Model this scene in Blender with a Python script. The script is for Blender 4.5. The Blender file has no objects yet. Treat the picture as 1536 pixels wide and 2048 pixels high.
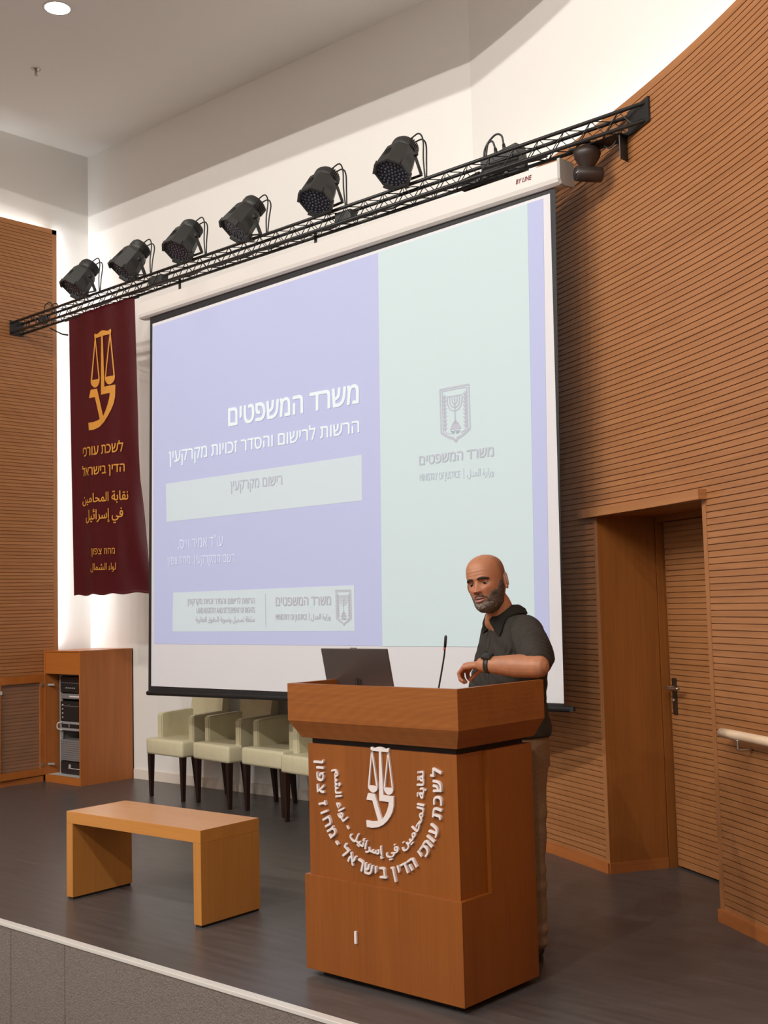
import bpy, bmesh, math, random
from math import sin, cos, pi, radians
from mathutils import Vector, Matrix, noise

random.seed(7)
SC = bpy.context.scene
COL = SC.collection

# ------------------------------------------------------------------ camera
CAM = Vector((9.412, -6.441, 1.48))
cam_d = bpy.data.cameras.new('camera')
cam = bpy.data.objects.new('camera', cam_d)
COL.objects.link(cam)
R_ = Vector((0.746297, 0.665116, -0.025731))
U_ = Vector((0.07103, -0.041144, 0.996625))
F_ = Vector((-0.661813, 0.745606, 0.077949))
cam.matrix_world = Matrix(((R_.x, U_.x, -F_.x, CAM.x), (R_.y, U_.y, -F_.y, CAM.y), (R_.z, U_.z, -F_.z, CAM.z), (0, 0, 0, 1)))
cam_d.sensor_fit = 'HORIZONTAL'
cam_d.sensor_width = 36
cam_d.lens = 36 * 2363.1 / 1536
cam_d.clip_start = 0.05
SC.camera = cam

# ------------------------------------------------------------------ view, world, lamps
SC.view_settings.view_transform = 'Standard'
SC.view_settings.look = 'None'
SC.view_settings.exposure = 0.0
SC.view_settings.gamma = 1.0
SC.view_settings.use_curve_mapping = False
SC.cycles.use_denoising = True
SC.cycles.max_bounces = 8
SC.cycles.sample_clamp_indirect = 6.0
world = bpy.data.worlds.new('room_air')
SC.world = world
world.use_nodes = True
world.node_tree.nodes['Background'].inputs[0].default_value = (1, 0.93, 0.86, 1)
world.node_tree.nodes['Background'].inputs[1].default_value = 0.02

SPOT_W = 262.0
WARM = (1.0, 0.958, 0.905)
def spot(x, y, z, tx, ty, tz, w, deg=125, blend=0.5, size=0.015, col=WARM):
    l = bpy.data.lights.new('hall_lamp', 'SPOT')
    l.energy = w; l.spot_size = radians(deg); l.spot_blend = blend; l.shadow_soft_size = size; l.color = col
    o = bpy.data.objects.new('hall_lamp', l); COL.objects.link(o)
    o.location = (x, y, z)
    o.rotation_euler = (Vector((tx, ty, tz)) - Vector((x, y, z))).to_track_quat('-Z', 'Y').to_euler()
    return o
# two rows of ceiling spots over the front seats; a ceiling drop in front of them cuts their light off high on the stage wall
for x in (1.2, 3.2, 5.2, 7.2, 9.2):
    spot(x, -6.8, 5.80, x, -1.5, 1.2, SPOT_W * 0.8)
    spot(x, -9.4, 5.80, x, -1.5, 1.2, SPOT_W * 1.1)

def strip(loc, rot, sx, sy, w, col=(1.0, 0.93, 0.82)):
    l = bpy.data.lights.new('cove_or_fill_strip', 'AREA')
    l.shape = 'RECTANGLE'; l.size = sx; l.size_y = sy; l.energy = w; l.color = col
    o = bpy.data.objects.new('cove_or_fill_strip', l); COL.objects.link(o)
    o.location = loc; o.rotation_euler = rot
    return o
# light strips behind the edge and above the top of the left cladding
strip((0.035, -0.415, 3.1), (radians(90), 0, radians(0)), 0.03, 3.8, 20, (0.93, 0.96, 1.0))
strip((0.035, -2.3, 4.97), (radians(180), 0, 0), 0.03, 3.6, 8, (0.98, 0.97, 0.95))
# light strip along the top behind the curved right wall
AC = Vector((1.354, -9.667)); AR = 10.0
for k in range(12):
    a = radians(70.5 - 4.0 * k)
    c = AC + (AR + 0.1) * Vector((cos(a), sin(a)))
    strip((c.x, c.y, 4.03), (radians(180), 0, a + pi / 2), 0.70, 0.04, 1.3)
# added fill lamp behind the camera, bounced off the rear wall onto the ceiling
strip((5.5, -12.6, 5.6), (radians(-35), 0, 0), 9.0, 0.4, 270, (1.0, 0.97, 0.94))
# downlight beam from the recessed lamp in the stage ceiling
spot(2.252, -1.79, 5.80, 2.252, -1.79, 0, 30, 100, 0.8, 0.06, (1, 0.95, 0.85))

# ------------------------------------------------------------------ materials
MATS = {}
def mat(name, col, rough=0.5, metal=0.0, spec=0.5, emit=None, es=0.0, noise_amt=0.0, noise_scale=20.0, stretch=(1, 1, 1), bump=0.0, coat=0.0, alpha=1.0, trans=0.0):
    m = bpy.data.materials.new(name); m.use_nodes = True
    nt = m.node_tree; b = nt.nodes['Principled BSDF']
    b.inputs['Base Color'].default_value = (*col, 1)
    b.inputs['Roughness'].default_value = rough
    b.inputs['Metallic'].default_value = metal
    b.inputs['Specular IOR Level'].default_value = spec
    b.inputs['Coat Weight'].default_value = coat
    b.inputs['Alpha'].default_value = alpha
    b.inputs['Transmission Weight'].default_value = trans
    if emit:
        b.inputs['Emission Color'].default_value = (*emit, 1); b.inputs['Emission Strength'].default_value = es
    if noise_amt > 0 or bump > 0:
        tc = nt.nodes.new('ShaderNodeTexCoord'); mp = nt.nodes.new('ShaderNodeMapping')
        mp.inputs['Scale'].default_value = stretch
        nz = nt.nodes.new('ShaderNodeTexNoise'); nz.inputs['Scale'].default_value = noise_scale; nz.inputs['Detail'].default_value = 6
        nt.links.new(tc.outputs['Object'], mp.inputs[0]); nt.links.new(mp.outputs[0], nz.inputs['Vector'])
        if noise_amt > 0:
            rp = nt.nodes.new('ShaderNodeValToRGB')
            lo = tuple(c * (1 - noise_amt) for c in col); hi = tuple(min(1, c * (1 + noise_amt)) for c in col)
            rp.color_ramp.elements[0].position = 0.3; rp.color_ramp.elements[1].position = 0.7
            rp.color_ramp.elements[0].color = (*lo, 1); rp.color_ramp.elements[1].color = (*hi, 1)
            nt.links.new(nz.outputs['Fac'], rp.inputs[0]); nt.links.new(rp.outputs[0], b.inputs['Base Color'])
        if bump > 0:
            bp = nt.nodes.new('ShaderNodeBump'); bp.inputs['Strength'].default_value = bump; bp.inputs['Distance'].default_value = 0.01
            nt.links.new(nz.outputs['Fac'], bp.inputs['Height']); nt.links.new(bp.outputs[0], b.inputs['Normal'])
    MATS[name] = m
    return m

def wood(name, lo, hi, axis='z', rough=0.38, fine=70.0, figure=0.0):
    """veneer: fine fibres along one axis, broad tone drift, optional arched figure"""
    m = bpy.data.materials.new(name); m.use_nodes = True
    nt = m.node_tree; b = nt.nodes['Principled BSDF']; L = nt.links.new
    tc = nt.nodes.new('ShaderNodeTexCoord')
    s = {'x': (1.2, fine, fine), 'y': (fine, 1.2, fine), 'z': (fine, fine, 1.2), 'h': (2.0, 2.0, fine * 2)}[axis]
    mp = nt.nodes.new('ShaderNodeMapping'); mp.inputs['Scale'].default_value = s
    L(tc.outputs['Object'], mp.inputs[0])
    n1 = nt.nodes.new('ShaderNodeTexNoise'); n1.inputs['Scale'].default_value = 1.6; n1.inputs['Detail'].default_value = 5; n1.inputs['Roughness'].default_value = 0.65
    L(mp.outputs[0], n1.inputs['Vector'])
    s2 = {'x': (0.6, 6, 6), 'y': (6, 0.6, 6), 'z': (6, 6, 0.6), 'h': (0.7, 0.7, 30)}[axis]
    mp2 = nt.nodes.new('ShaderNodeMapping'); mp2.inputs['Scale'].default_value = s2
    L(tc.outputs['Object'], mp2.inputs[0])
    n2 = nt.nodes.new('ShaderNodeTexNoise'); n2.inputs['Scale'].default_value = 1.3; n2.inputs['Detail'].default_value = 2; n2.inputs['Distortion'].default_value = 0.8
    L(mp2.outputs[0], n2.inputs['Vector'])
    mix = nt.nodes.new('ShaderNodeMath'); mix.operation = 'MULTIPLY_ADD'
    L(n1.outputs['Fac'], mix.inputs[0]); mix.inputs[1].default_value = 0.55
    h = nt.nodes.new('ShaderNodeMath'); h.operation = 'MULTIPLY'; L(n2.outputs['Fac'], h.inputs[0]); h.inputs[1].default_value = 0.45
    L(h.outputs[0], mix.inputs[2])
    out = mix.outputs[0]
    if figure > 0:
        wv = nt.nodes.new('ShaderNodeTexWave'); wv.wave_type = 'RINGS'; wv.rings_direction = 'Y'
        wv.inputs['Scale'].default_value = 9; wv.inputs['Distortion'].default_value = 3.5; wv.inputs['Detail'].default_value = 2; wv.inputs['Detail Scale'].default_value = 1.2
        mp3 = nt.nodes.new('ShaderNodeMapping'); mp3.inputs['Scale'].default_value = (0.45, 1, 2.6); mp3.inputs['Location'].default_value = (-0.42, 0, -2.6)
        L(tc.outputs['Object'], mp3.inputs[0]); L(mp3.outputs[0], wv.inputs['Vector'])
        mm = nt.nodes.new('ShaderNodeMath'); mm.operation = 'MULTIPLY_ADD'; L(wv.outputs['Fac'], mm.inputs[0]); mm.inputs[1].default_value = figure
        sh = nt.nodes.new('ShaderNodeMath'); sh.operation = 'SUBTRACT'; L(out, sh.inputs[0]); sh.inputs[1].default_value = figure * 0.5
        L(sh.outputs[0], mm.inputs[2]); out = mm.outputs[0]
    rp = nt.nodes.new('ShaderNodeValToRGB')
    rp.color_ramp.elements[0].position = 0.36; rp.color_ramp.elements[1].position = 0.64
    rp.color_ramp.elements[0].color = (*lo, 1); rp.color_ramp.elements[1].color = (*hi, 1)
    L(out, rp.inputs[0]); L(rp.outputs[0], b.inputs['Base Color'])
    b.inputs['Roughness'].default_value = rough
    MATS[name] = m
    return m

M_white = mat('white_paint', (0.80, 0.78, 0.745), 0.75, spec=0.2)
M_ceil = mat('ceiling_paint', (0.82, 0.81, 0.785), 0.8, spec=0.2)
M_slat = wood('slat_veneer', (0.31, 0.126, 0.043), (0.41, 0.176, 0.064), 'h', 0.42, 22)
M_trim = wood('trim_veneer', (0.31, 0.125, 0.044), (0.41, 0.175, 0.064), 'z', 0.42)
M_trimh = wood('lintel_veneer', (0.33, 0.133, 0.045), (0.43, 0.185, 0.066), 'h', 0.42, 22)
M_base = wood('skirting_veneer', (0.35, 0.110, 0.026), (0.43, 0.145, 0.038), 'h', 0.40, 22)
M_jamb = wood('jamb_veneer', (0.24, 0.078, 0.014), (0.33, 0.112, 0.021), 'z', 0.45)
M_pod = wood('lectern_veneer', (0.21, 0.058, 0.006), (0.27, 0.078, 0.009), 'z', 0.38)
M_podt = wood('lectern_top_veneer', (0.22, 0.063, 0.008), (0.29, 0.092, 0.014), 'x', 0.38, 60, 0.10)
M_bench = wood('table_veneer', (0.46, 0.185, 0.036), (0.54, 0.230, 0.050), 'x', 0.24)
M_cab = wood('cabinet_veneer', (0.34, 0.100, 0.020), (0.44, 0.138, 0.029), 'z', 0.36)
M_dark = mat('dark_gap', (0.02, 0.012, 0.01), 0.8)
M_floor = mat('vinyl_planks', (0.072, 0.063, 0.060), 0.34, spec=0.5, noise_amt=0.22, noise_scale=3.0, stretch=(1.0, 9, 1))
M_carpet = mat('carpet', (0.200, 0.167, 0.148), 0.95, spec=0.1, noise_amt=0.22, noise_scale=160, bump=0.6)
M_edge = mat('edge_metal', (0.72, 0.70, 0.66), 0.4, metal=0.2)
M_skirt = mat('pale_skirting', (0.78, 0.70, 0.62), 0.5)
M_black = mat('black_metal', (0.012, 0.012, 0.012), 0.42, spec=0.5)
M_blackpl = mat('black_plastic', (0.028, 0.028, 0.026), 0.5)
M_steel = mat('steel', (0.55, 0.53, 0.50), 0.3, metal=1.0)
M_zinc = mat('zinc', (0.42, 0.42, 0.42), 0.4, metal=0.8)
M_lens = mat('lens_glass', (0.02, 0.02, 0.03), 0.12, spec=0.8)
M_led = mat('led_lens', (0.05, 0.05, 0.065), 0.2, spec=0.7)
M_house = mat('housing_paint', (0.68, 0.65, 0.62), 0.4)
M_red = mat('red_print', (0.45, 0.04, 0.04), 0.6)
M_scrblk = mat('screen_border', (0.012, 0.013, 0.015), 0.6)

def rgbmat(name, rgb, es):
    lin = tuple(((c / 255) / 12.92 if c / 255 <= 0.04045 else ((c / 255 + 0.055) / 1.055) ** 2.4) for c in rgb)
    return mat(name, tuple(0.62 * c for c in lin), 0.9, spec=0.1, emit=lin, es=es), lin
SCR_E = 0.36
M_scr, _ = (mat('screen_cloth', (0.70, 0.695, 0.725), 0.9, spec=0.1), 0)
M_lav, _ = rgbmat('projected_lavender', (193, 198, 232), SCR_E - 0.01)
M_mint, _ = rgbmat('projected_mint', (208, 224, 226), SCR_E)
M_pbox, _ = rgbmat('projected_pale_box', (210, 222, 228), SCR_E)
M_ptxt, _ = rgbmat('projected_white_text', (226, 236, 238), SCR_E + 0.08)
M_pgry, _ = rgbmat('projected_grey_text', (198, 200, 211), SCR_E - 0.04)
M_pgr2, _ = rgbmat('projected_brown_text', (198, 195, 201), SCR_E - 0.06)
M_pfnt, _ = rgbmat('projected_faint_text', (204, 212, 220), SCR_E - 0.02)
M_pthin, _ = rgbmat('projected_thin_text', (222, 226, 242), SCR_E + 0.03)
M_ban = mat('banner_satin', (0.110, 0.004, 0.010), 0.42, spec=0.6)
M_gold = mat('gold_print', (0.55, 0.24, 0.035), 0.55)
M_letter = mat('white_letter', (0.74, 0.66, 0.64), 0.45)
M_cream = mat('cream_leather', (0.60, 0.55, 0.37), 0.42, noise_amt=0.05, noise_scale=12)
M_leg = mat('dark_wood_leg', (0.022, 0.010, 0.008), 0.3)
M_lap = mat('laptop_shell', (0.14, 0.115, 0.11), 0.35, metal=0.7)
M_lapk = mat('laptop_dark', (0.01, 0.01, 0.01), 0.3)
M_rail = wood('rail_wood', (0.72, 0.52, 0.34), (0.80, 0.60, 0.42), 'x', 0.35)
M_rack = mat('rack_grey', (0.40, 0.40, 0.40), 0.45, metal=0.3)
M_rackd = mat('rack_device', (0.015, 0.015, 0.016), 0.4)
M_perf = mat('rack_vent_grey', (0.20, 0.185, 0.18), 0.5)
M_silver = mat('rack_silver', (0.55, 0.53, 0.50), 0.4)
M_glass = mat('door_glass', (0.30, 0.27, 0.25), 0.12, alpha=0.10)
M_lamp = mat('lamp_glow', (1, 1, 1), 0.5, emit=(1.0, 0.97, 0.90), es=14)
M_shirt = mat('shirt_cloth', (0.035, 0.030, 0.025), 0.85, spec=0.25, noise_amt=0.15, noise_scale=300, bump=0.12)
M_pants = mat('khaki_cloth', (0.23, 0.155, 0.09), 0.85, spec=0.2, noise_amt=0.12, noise_scale=120)
M_shoe = mat('dark_shoe', (0.02, 0.014, 0.011), 0.5)
M_watch = mat('watch_strap', (0.018, 0.018, 0.016), 0.5)
M_eye = mat('eye_white', (0.30, 0.25, 0.23), 0.3)
M_iris = mat('eye_iris', (0.012, 0.008, 0.006), 0.15)
M_brow = mat('brow_hair', (0.018, 0.011, 0.008), 0.8)
M_mouth = mat('mouth_dark', (0.035, 0.008, 0.007), 0.6)
M_teeth = mat('teeth', (0.55, 0.50, 0.44), 0.3)
M_lip = mat('lip_skin', (0.40, 0.15, 0.125), 0.45)
def vcol(name, rough=0.5, bump=0.0, bscale=300):
    m = mat(name, (0.4, 0.2, 0.12), rough, spec=0.4, bump=bump, noise_scale=bscale)
    a = m.node_tree.nodes.new('ShaderNodeVertexColor'); a.layer_name = 'col'
    m.node_tree.links.new(a.outputs['Color'], m.node_tree.nodes['Principled BSDF'].inputs['Base Color'])
    return m
M_skin = vcol('skin', 0.48)
M_beard = vcol('beard_hair', 0.8, 0.9, 420)

# ------------------------------------------------------------------ helpers
def obj(name, bm, m, parent=None, smooth=False, loc=None):
    """links a bmesh (world coordinates) as one mesh object; origin moves to loc or the parent's place"""
    me = bpy.data.meshes.new(name)
    bmesh.ops.recalc_face_normals(bm, faces=bm.faces)
    o = bpy.data.objects.new(name, me); COL.objects.link(o)
    org = Vector((0, 0, 0))
    if parent is not None:
        p = parent
        while p is not None:
            org += p.location; p = p.parent
    elif loc is not None:
        org = Vector(loc); o.location = org
    if org.length > 0:
        bmesh.ops.translate(bm, verts=bm.verts, vec=-org)
    bm.to_mesh(me); bm.free()
    if parent is not None: o.parent = parent
    for mm in (m if isinstance(m, (list, tuple)) else [m]): me.materials.append(mm)
    if smooth:
        for p in me.polygons: p.use_smooth = True
    return o
def tag(o, label, cat, group=None):
    o['label'] = label; o['category'] = cat
    if group: o['group'] = group
    return o
def thing(name, label, cat, loc, group=None):
    o = bpy.data.objects.new(name, None); COL.objects.link(o); o.location = loc
    return tag(o, label, cat, group)
def struct(name, bm, m, smooth=False):
    o = obj(name, bm, m, smooth=smooth); o['kind'] = 'structure'; return o
def NB(): return bmesh.new()
def box(bm, x0, x1, y0, y1, z0, z1, M=None, bev=0.0):
    n0 = len(bm.verts)
    vs = [bm.verts.new((x, y, z)) for x in (x0, x1) for y in (y0, y1) for z in (z0, z1)]
    fs = [bm.faces.new([vs[i] for i in q]) for q in ((0, 1, 3, 2), (4, 6, 7, 5), (0, 4, 5, 1), (2, 3, 7, 6), (0, 2, 6, 4), (1, 5, 7, 3))]
    if bev > 0:
        es = list({e for f in fs for e in f.edges})
        r = bmesh.ops.bevel(bm, geom=es, offset=bev, segments=2, affect='EDGES', profile=0.6)
        vs = list({v for f in r['faces'] for v in f.verts} | {v for v in vs if v.is_valid})
    if M is not None:
        bmesh.ops.transform(bm, matrix=M, verts=[v for v in vs if v.is_valid])
    return bm
def prism(bm, pts, a, b, plane='xz', M=None):
    """extrudes a polygon between a and b along the missing axis"""
    def P(p, t):
        return {'xz': (p[0], t, p[1]), 'xy': (p[0], p[1], t), 'yz': (t, p[0], p[1])}[plane]
    V2, T = fill_outline([pts]); n = len(pts)
    A = [bm.verts.new(P(p, a)) for p in V2]; B = [bm.verts.new(P(p, b)) for p in V2]
    for t in T: bm.faces.new([A[k] for k in t]); bm.faces.new([B[k] for k in t[::-1]])
    for i in range(n): bm.faces.new((A[i], B[i], B[(i + 1) % n], A[(i + 1) % n]))
    if M is not None: bmesh.ops.transform(bm, matrix=M, verts=A + B)
    return bm
def frame(d):
    d = Vector(d).normalized()
    u = d.orthogonal().normalized(); v = d.cross(u)
    return d, u, v
def tube(bm, pts, r, seg=8, cap=True):
    """round rod through the points; r a number or one radius per point"""
    pts = [Vector(p) for p in pts]; n = len(pts)
    rs = r if isinstance(r, (list, tuple)) else [r] * n
    rings = []; u = None
    for i, p in enumerate(pts):
        d = (pts[min(i + 1, n - 1)] - pts[max(i - 1, 0)]).normalized()
        if u is None: u = d.orthogonal().normalized()
        u = (u - d * u.dot(d)).normalized(); v = d.cross(u)
        rings.append([bm.verts.new(p + rs[i] * (cos(2 * pi * k / seg) * u + sin(2 * pi * k / seg) * v)) for k in range(seg)])
    for i in range(n - 1):
        for k in range(seg):
            bm.faces.new((rings[i][k], rings[i][(k + 1) % seg], rings[i + 1][(k + 1) % seg], rings[i + 1][k]))
    if cap:
        bm.faces.new(rings[0][::-1]); bm.faces.new(rings[-1])
    return bm
def lathe(bm, prof, c, d=(0, 0, 1), seg=24, up=None):
    """revolves (radius, height) about the axis d through c"""
    d, u, v = frame(d); c = Vector(c); rings = []
    for r, h in prof:
        if r < 1e-6: rings.append([bm.verts.new(c + d * h)])
        else: rings.append([bm.verts.new(c + d * h + r * (cos(2 * pi * k / seg) * u + sin(2 * pi * k / seg) * v)) for k in range(seg)])
    for a, b in zip(rings, rings[1:]):
        for k in range(seg):
            q = [a[k % len(a)], a[(k + 1) % len(a)], b[(k + 1) % len(b)], b[k % len(b)]]
            q = list(dict.fromkeys(q))
            if len(q) >= 3: bm.faces.new(q)
    for ring, rev in ((rings[0], True), (rings[-1], False)):
        if len(ring) > 2: bm.faces.new(ring[::-1] if rev else ring)
    return bm
def capsule(bm, p0, p1, r0, r1, seg=16):
    p0 = Vector(p0); p1 = Vector(p1); L = (p1 - p0).length
    prof = [(0, -r0)] + [(r0 * sin(a), -r0 * cos(a)) for a in (pi * .15, pi * .32)] + [(r0, 0)]
    prof += [(r0 + (r1 - r0) * t, L * t) for t in (.33, .66)]
    prof += [(r1, L)] + [(r1 * cos(a), L + r1 * sin(a)) for a in (pi * .18, pi * .35)] + [(0, L + r1)]
    return lathe(bm, prof, p0, p1 - p0, seg)
def ellipsoid(bm, c, rx, ry, rz, seg=20, rings=12, M=None):
    r = bmesh.ops.create_uvsphere(bm, u_segments=seg, v_segments=rings, radius=1.0)
    T = Matrix.Translation(c) @ (M.to_4x4() if M else Matrix.Identity(4)) @ Matrix.Diagonal((rx, ry, rz, 1))
    bmesh.ops.transform(bm, matrix=T, verts=r['verts'])
    return bm
def smooth_path(pts, n=8):
    """Catmull-Rom through the points"""
    P = [Vector(p) for p in pts]; P = [2 * P[0] - P[1]] + P + [2 * P[-1] - P[-2]]; out = []
    for i in range(1, len(P) - 2):
        for k in range(n):
            t = k / n; a, b, c, d = P[i - 1], P[i], P[i + 1], P[i + 2]
            out.append(0.5 * (2 * b + (c - a) * t + (2 * a - 5 * b + 4 * c - d) * t * t + (3 * b - a - 3 * c + d) * t ** 3))
    out.append(P[-2]); return out
def remesh(bm, voxel, smooth_it=3):
    """fuses overlapping closed shapes into one skin and returns a bmesh"""
    me = bpy.data.meshes.new('tmp'); bmesh.ops.recalc_face_normals(bm, faces=bm.faces); bm.to_mesh(me); bm.free()
    o = bpy.data.objects.new('tmp', me); COL.objects.link(o)
    md = o.modifiers.new('r', 'REMESH'); md.mode = 'VOXEL'; md.voxel_size = voxel; md.use_smooth_shade = True
    dg = bpy.context.evaluated_depsgraph_get(); dg.update()
    m2 = bpy.data.meshes.new_from_object(o.evaluated_get(dg))
    b2 = bmesh.new(); b2.from_mesh(m2)
    bpy.data.objects.remove(o); bpy.data.meshes.remove(me); bpy.data.meshes.remove(m2)
    for _ in range(smooth_it):
        bmesh.ops.smooth_vert(b2, verts=b2.verts, factor=0.5, use_axis_x=True, use_axis_y=True, use_axis_z=True)
    return b2
def copy_tree(o, parent=None):
    c = o.copy(); COL.objects.link(c)
    if parent is not None: c.parent = parent
    for ch in [x for x in o.children]: copy_tree(ch, c)
    return c

# ---- writing
def rtl(s): return s[::-1]
AF = {'ا': (0xFE8D, 2), 'إ': (0xFE87, 2), 'ئ': (0xFE89, 4), 'ب': (0xFE8F, 4), 'ة': (0xFE93, 2), 'ت': (0xFE95, 4), 'ج': (0xFE9D, 4), 'ح': (0xFEA1, 4), 'د': (0xFEA9, 2),
      'ر': (0xFEAD, 2), 'ز': (0xFEAF, 2), 'س': (0xFEB1, 4), 'ش': (0xFEB5, 4), 'ط': (0xFEC1, 4), 'ع': (0xFEC9, 4), 'ف': (0xFED1, 4), 'ق': (0xFED5, 4), 'ل': (0xFEDD, 4),
      'م': (0xFEE1, 4), 'ن': (0xFEE5, 4), 'و': (0xFEED, 2), 'ي': (0xFEF1, 4), 'ء': (0xFE80, 1)}
def arabic(s):
    out = ''
    for i, ch in enumerate(s):
        if ch not in AF: out += ch; continue
        base, n = AF[ch]
        pj = i > 0 and s[i - 1] in AF and AF[s[i - 1]][1] == 4 and n >= 2
        nj = n == 4 and i + 1 < len(s) and s[i + 1] in AF and AF[s[i + 1]][1] >= 2
        out += chr(base + (3 if pj and nj else 2 if nj else 1 if pj else 0))
    return out[::-1]
def fill_outline(loops):
    """triangles covering the non-zero-wound inside of closed 2D loops -> (points, triangles)"""
    from mathutils.geometry import delaunay_2d_cdt
    P = []; Ed = []
    for lp in loops:
        n0 = len(P); P += [Vector((p[0], p[1])) for p in lp]; Ed += [(n0 + k, n0 + (k + 1) % len(lp)) for k in range(len(lp))]
    V, _, T, *_r = delaunay_2d_cdt(P, Ed, [], 0, 1e-6)
    out = []
    for t in T:
        cx = sum(V[k].x for k in t) / 3; cy = sum(V[k].y for k in t) / 3; wn = 0
        for lp in loops:
            for k in range(len(lp)):
                ax, ay = lp[k][0], lp[k][1]; bx, by = lp[(k + 1) % len(lp)][0], lp[(k + 1) % len(lp)][1]
                if (ay > cy) != (by > cy) and ax + (cy - ay) / (by - ay) * (bx - ax) > cx: wn += 1 if by > ay else -1
        if wn: out.append(tuple(t))
    return V, out
def glyphs(body, bold=0.0, ext=0.0, res=4):
    c = bpy.data.curves.new('t', 'FONT'); c.body = body
    o = bpy.data.objects.new('t', c); COL.objects.link(o)
    dg = bpy.context.evaluated_depsgraph_get(); dg.update()
    cv = o.evaluated_get(dg).to_curve(dg); loops = []
    for sp in cv.splines:
        B = sp.bezier_points; n = len(B); lp = []
        for k in range(n):
            a, b2 = B[k], B[(k + 1) % n]
            p0, p1, p2, p3 = a.co, a.handle_right, b2.handle_left, b2.co
            straight = abs((p1 - p0).cross(p3 - p0).z) < 1e-5 and abs((p2 - p0).cross(p3 - p0).z) < 1e-5
            for q in range(1 if straight else res):
                t = q / res; lp.append(p0 * (1 - t) ** 3 + p1 * 3 * t * (1 - t) ** 2 + p2 * 3 * t * t * (1 - t) + p3 * t ** 3)
        if len(lp) > 2: loops.append(lp)
    loops = [[(p.x, p.y) for p in lp] for lp in loops]
    bpy.data.objects.remove(o); bpy.data.curves.remove(c)
    V2, T = fill_outline(loops)
    if ext > 0:
        V0 = [Vector((p.x, p.y, ext)) for p in V2] + [Vector((p.x, p.y, -ext)) for p in V2]; n = len(V2)
        F0 = list(T) + [tuple(k + n for k in t[::-1]) for t in T]
        for lp in loops:
            m = len(V0); L = len(lp)
            V0 += [Vector((x, y, ext)) for x, y in lp] + [Vector((x, y, -ext)) for x, y in lp]
            F0 += [(m + k, m + (k + 1) % L, m + L + (k + 1) % L, m + L + k) for k in range(L)]
    else:
        V0 = [Vector((p.x, p.y, 0)) for p in V2]; F0 = list(T)
    if bold <= 0: return V0, F0
    V, Fc = [], []               # heavier strokes: the same outline laid down again a little to each side
    for k, (dx, dy) in enumerate(((1, 0), (-1, 0), (0, .7), (0, -.7), (.6, .5), (-.6, -.5), (.6, -.5), (-.6, .5))):
        n = len(V); V += [v + Vector((dx * bold, dy * bold, k * 0.004)) for v in V0]; Fc += [tuple(i + n for i in f) for f in F0]
    return V, Fc
def add_glyphs(bm, body, fmap, bold=0.0, ext=0.0):
    V, Fc = glyphs(body, bold, ext)
    x0 = min(v.x for v in V); x1 = max(v.x for v in V)
    vs = [bm.verts.new(fmap((v.x - x0) / (x1 - x0), v.y, v.z)) for v in V]
    for f in Fc:
        try: bm.faces.new([vs[i] for i in f])
        except ValueError: pass
def quadmap(q, cap, put):
    """q: baseline-left, baseline-right, top-right, top-left in a plane's own (x, z)"""
    def f(s, y, z):
        t = y / cap
        bx = q[0][0] + s * (q[1][0] - q[0][0]); bz = q[0][1] + s * (q[1][1] - q[0][1])
        tx = q[3][0] + s * (q[2][0] - q[3][0]); tz = q[3][1] + s * (q[2][1] - q[3][1])
        return put(bx + t * (tx - bx), bz + t * (tz - bz), z)
    return f
HEB, LAT, ARB = 0.592, 0.69, 0.72

# ================================================================== SETTING
def arc(phi, r=AR):
    a = radians(phi); return (AC.x + r * cos(a), AC.y + r * sin(a))
def phi_of(x, y): return math.degrees(math.atan2(y - AC.y, x - AC.x))
PITCH = 0.0303
def slat_profile(z0, z1, top, depth=0.008, gw=0.0045):
    """(depth, z) profile of a grooved face between z0 and z1; grooves counted down from top"""
    gz = []
    z = top
    while z > z0 + 0.02:
        if z < z1 - 0.012: gz.append(z)
        z -= PITCH
    pr = [(0, z1)]
    for g in gz: pr += [(0, g + gw / 2), (depth, g + gw / 2), (depth, g - gw / 2), (0, g - gw / 2)]
    pr.append((0, z0)); return pr
def arc_sheet(bm, prof, p0, p1, r=AR, step=1.0):
    n = max(1, int(abs(p1 - p0) / step)); cols = []
    for i in range(n + 1):
        p = p0 + (p1 - p0) * i / n; col = []
        for d, z in prof:
            x, y = arc(p, r + d); col.append(bm.verts.new((x, y, z)))
        cols.append(col)
    for a, b in zip(cols, cols[1:]):
        for k in range(len(prof) - 1): bm.faces.new((a[k], b[k], b[k + 1], a[k + 1]))
    return bm
def arc_block(bm, p0, p1, r0, r1, z0, z1, step=0.5):
    prof = [(0, z0), (0, z1), (r1 - r0, z1), (r1 - r0, z0), (0, z0)]
    arc_sheet(bm, prof, p0, p1, r0, step)
    for p in (p0, p1):
        bm.faces.new([bm.verts.new((*arc(p, r), z)) for r, z in ((r0, z0), (r0, z1), (r1, z1), (r1, z0))])
    bmesh.ops.remove_doubles(bm, verts=bm.verts, dist=1e-5)
    return bm

HALL_Z = -0.85
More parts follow.
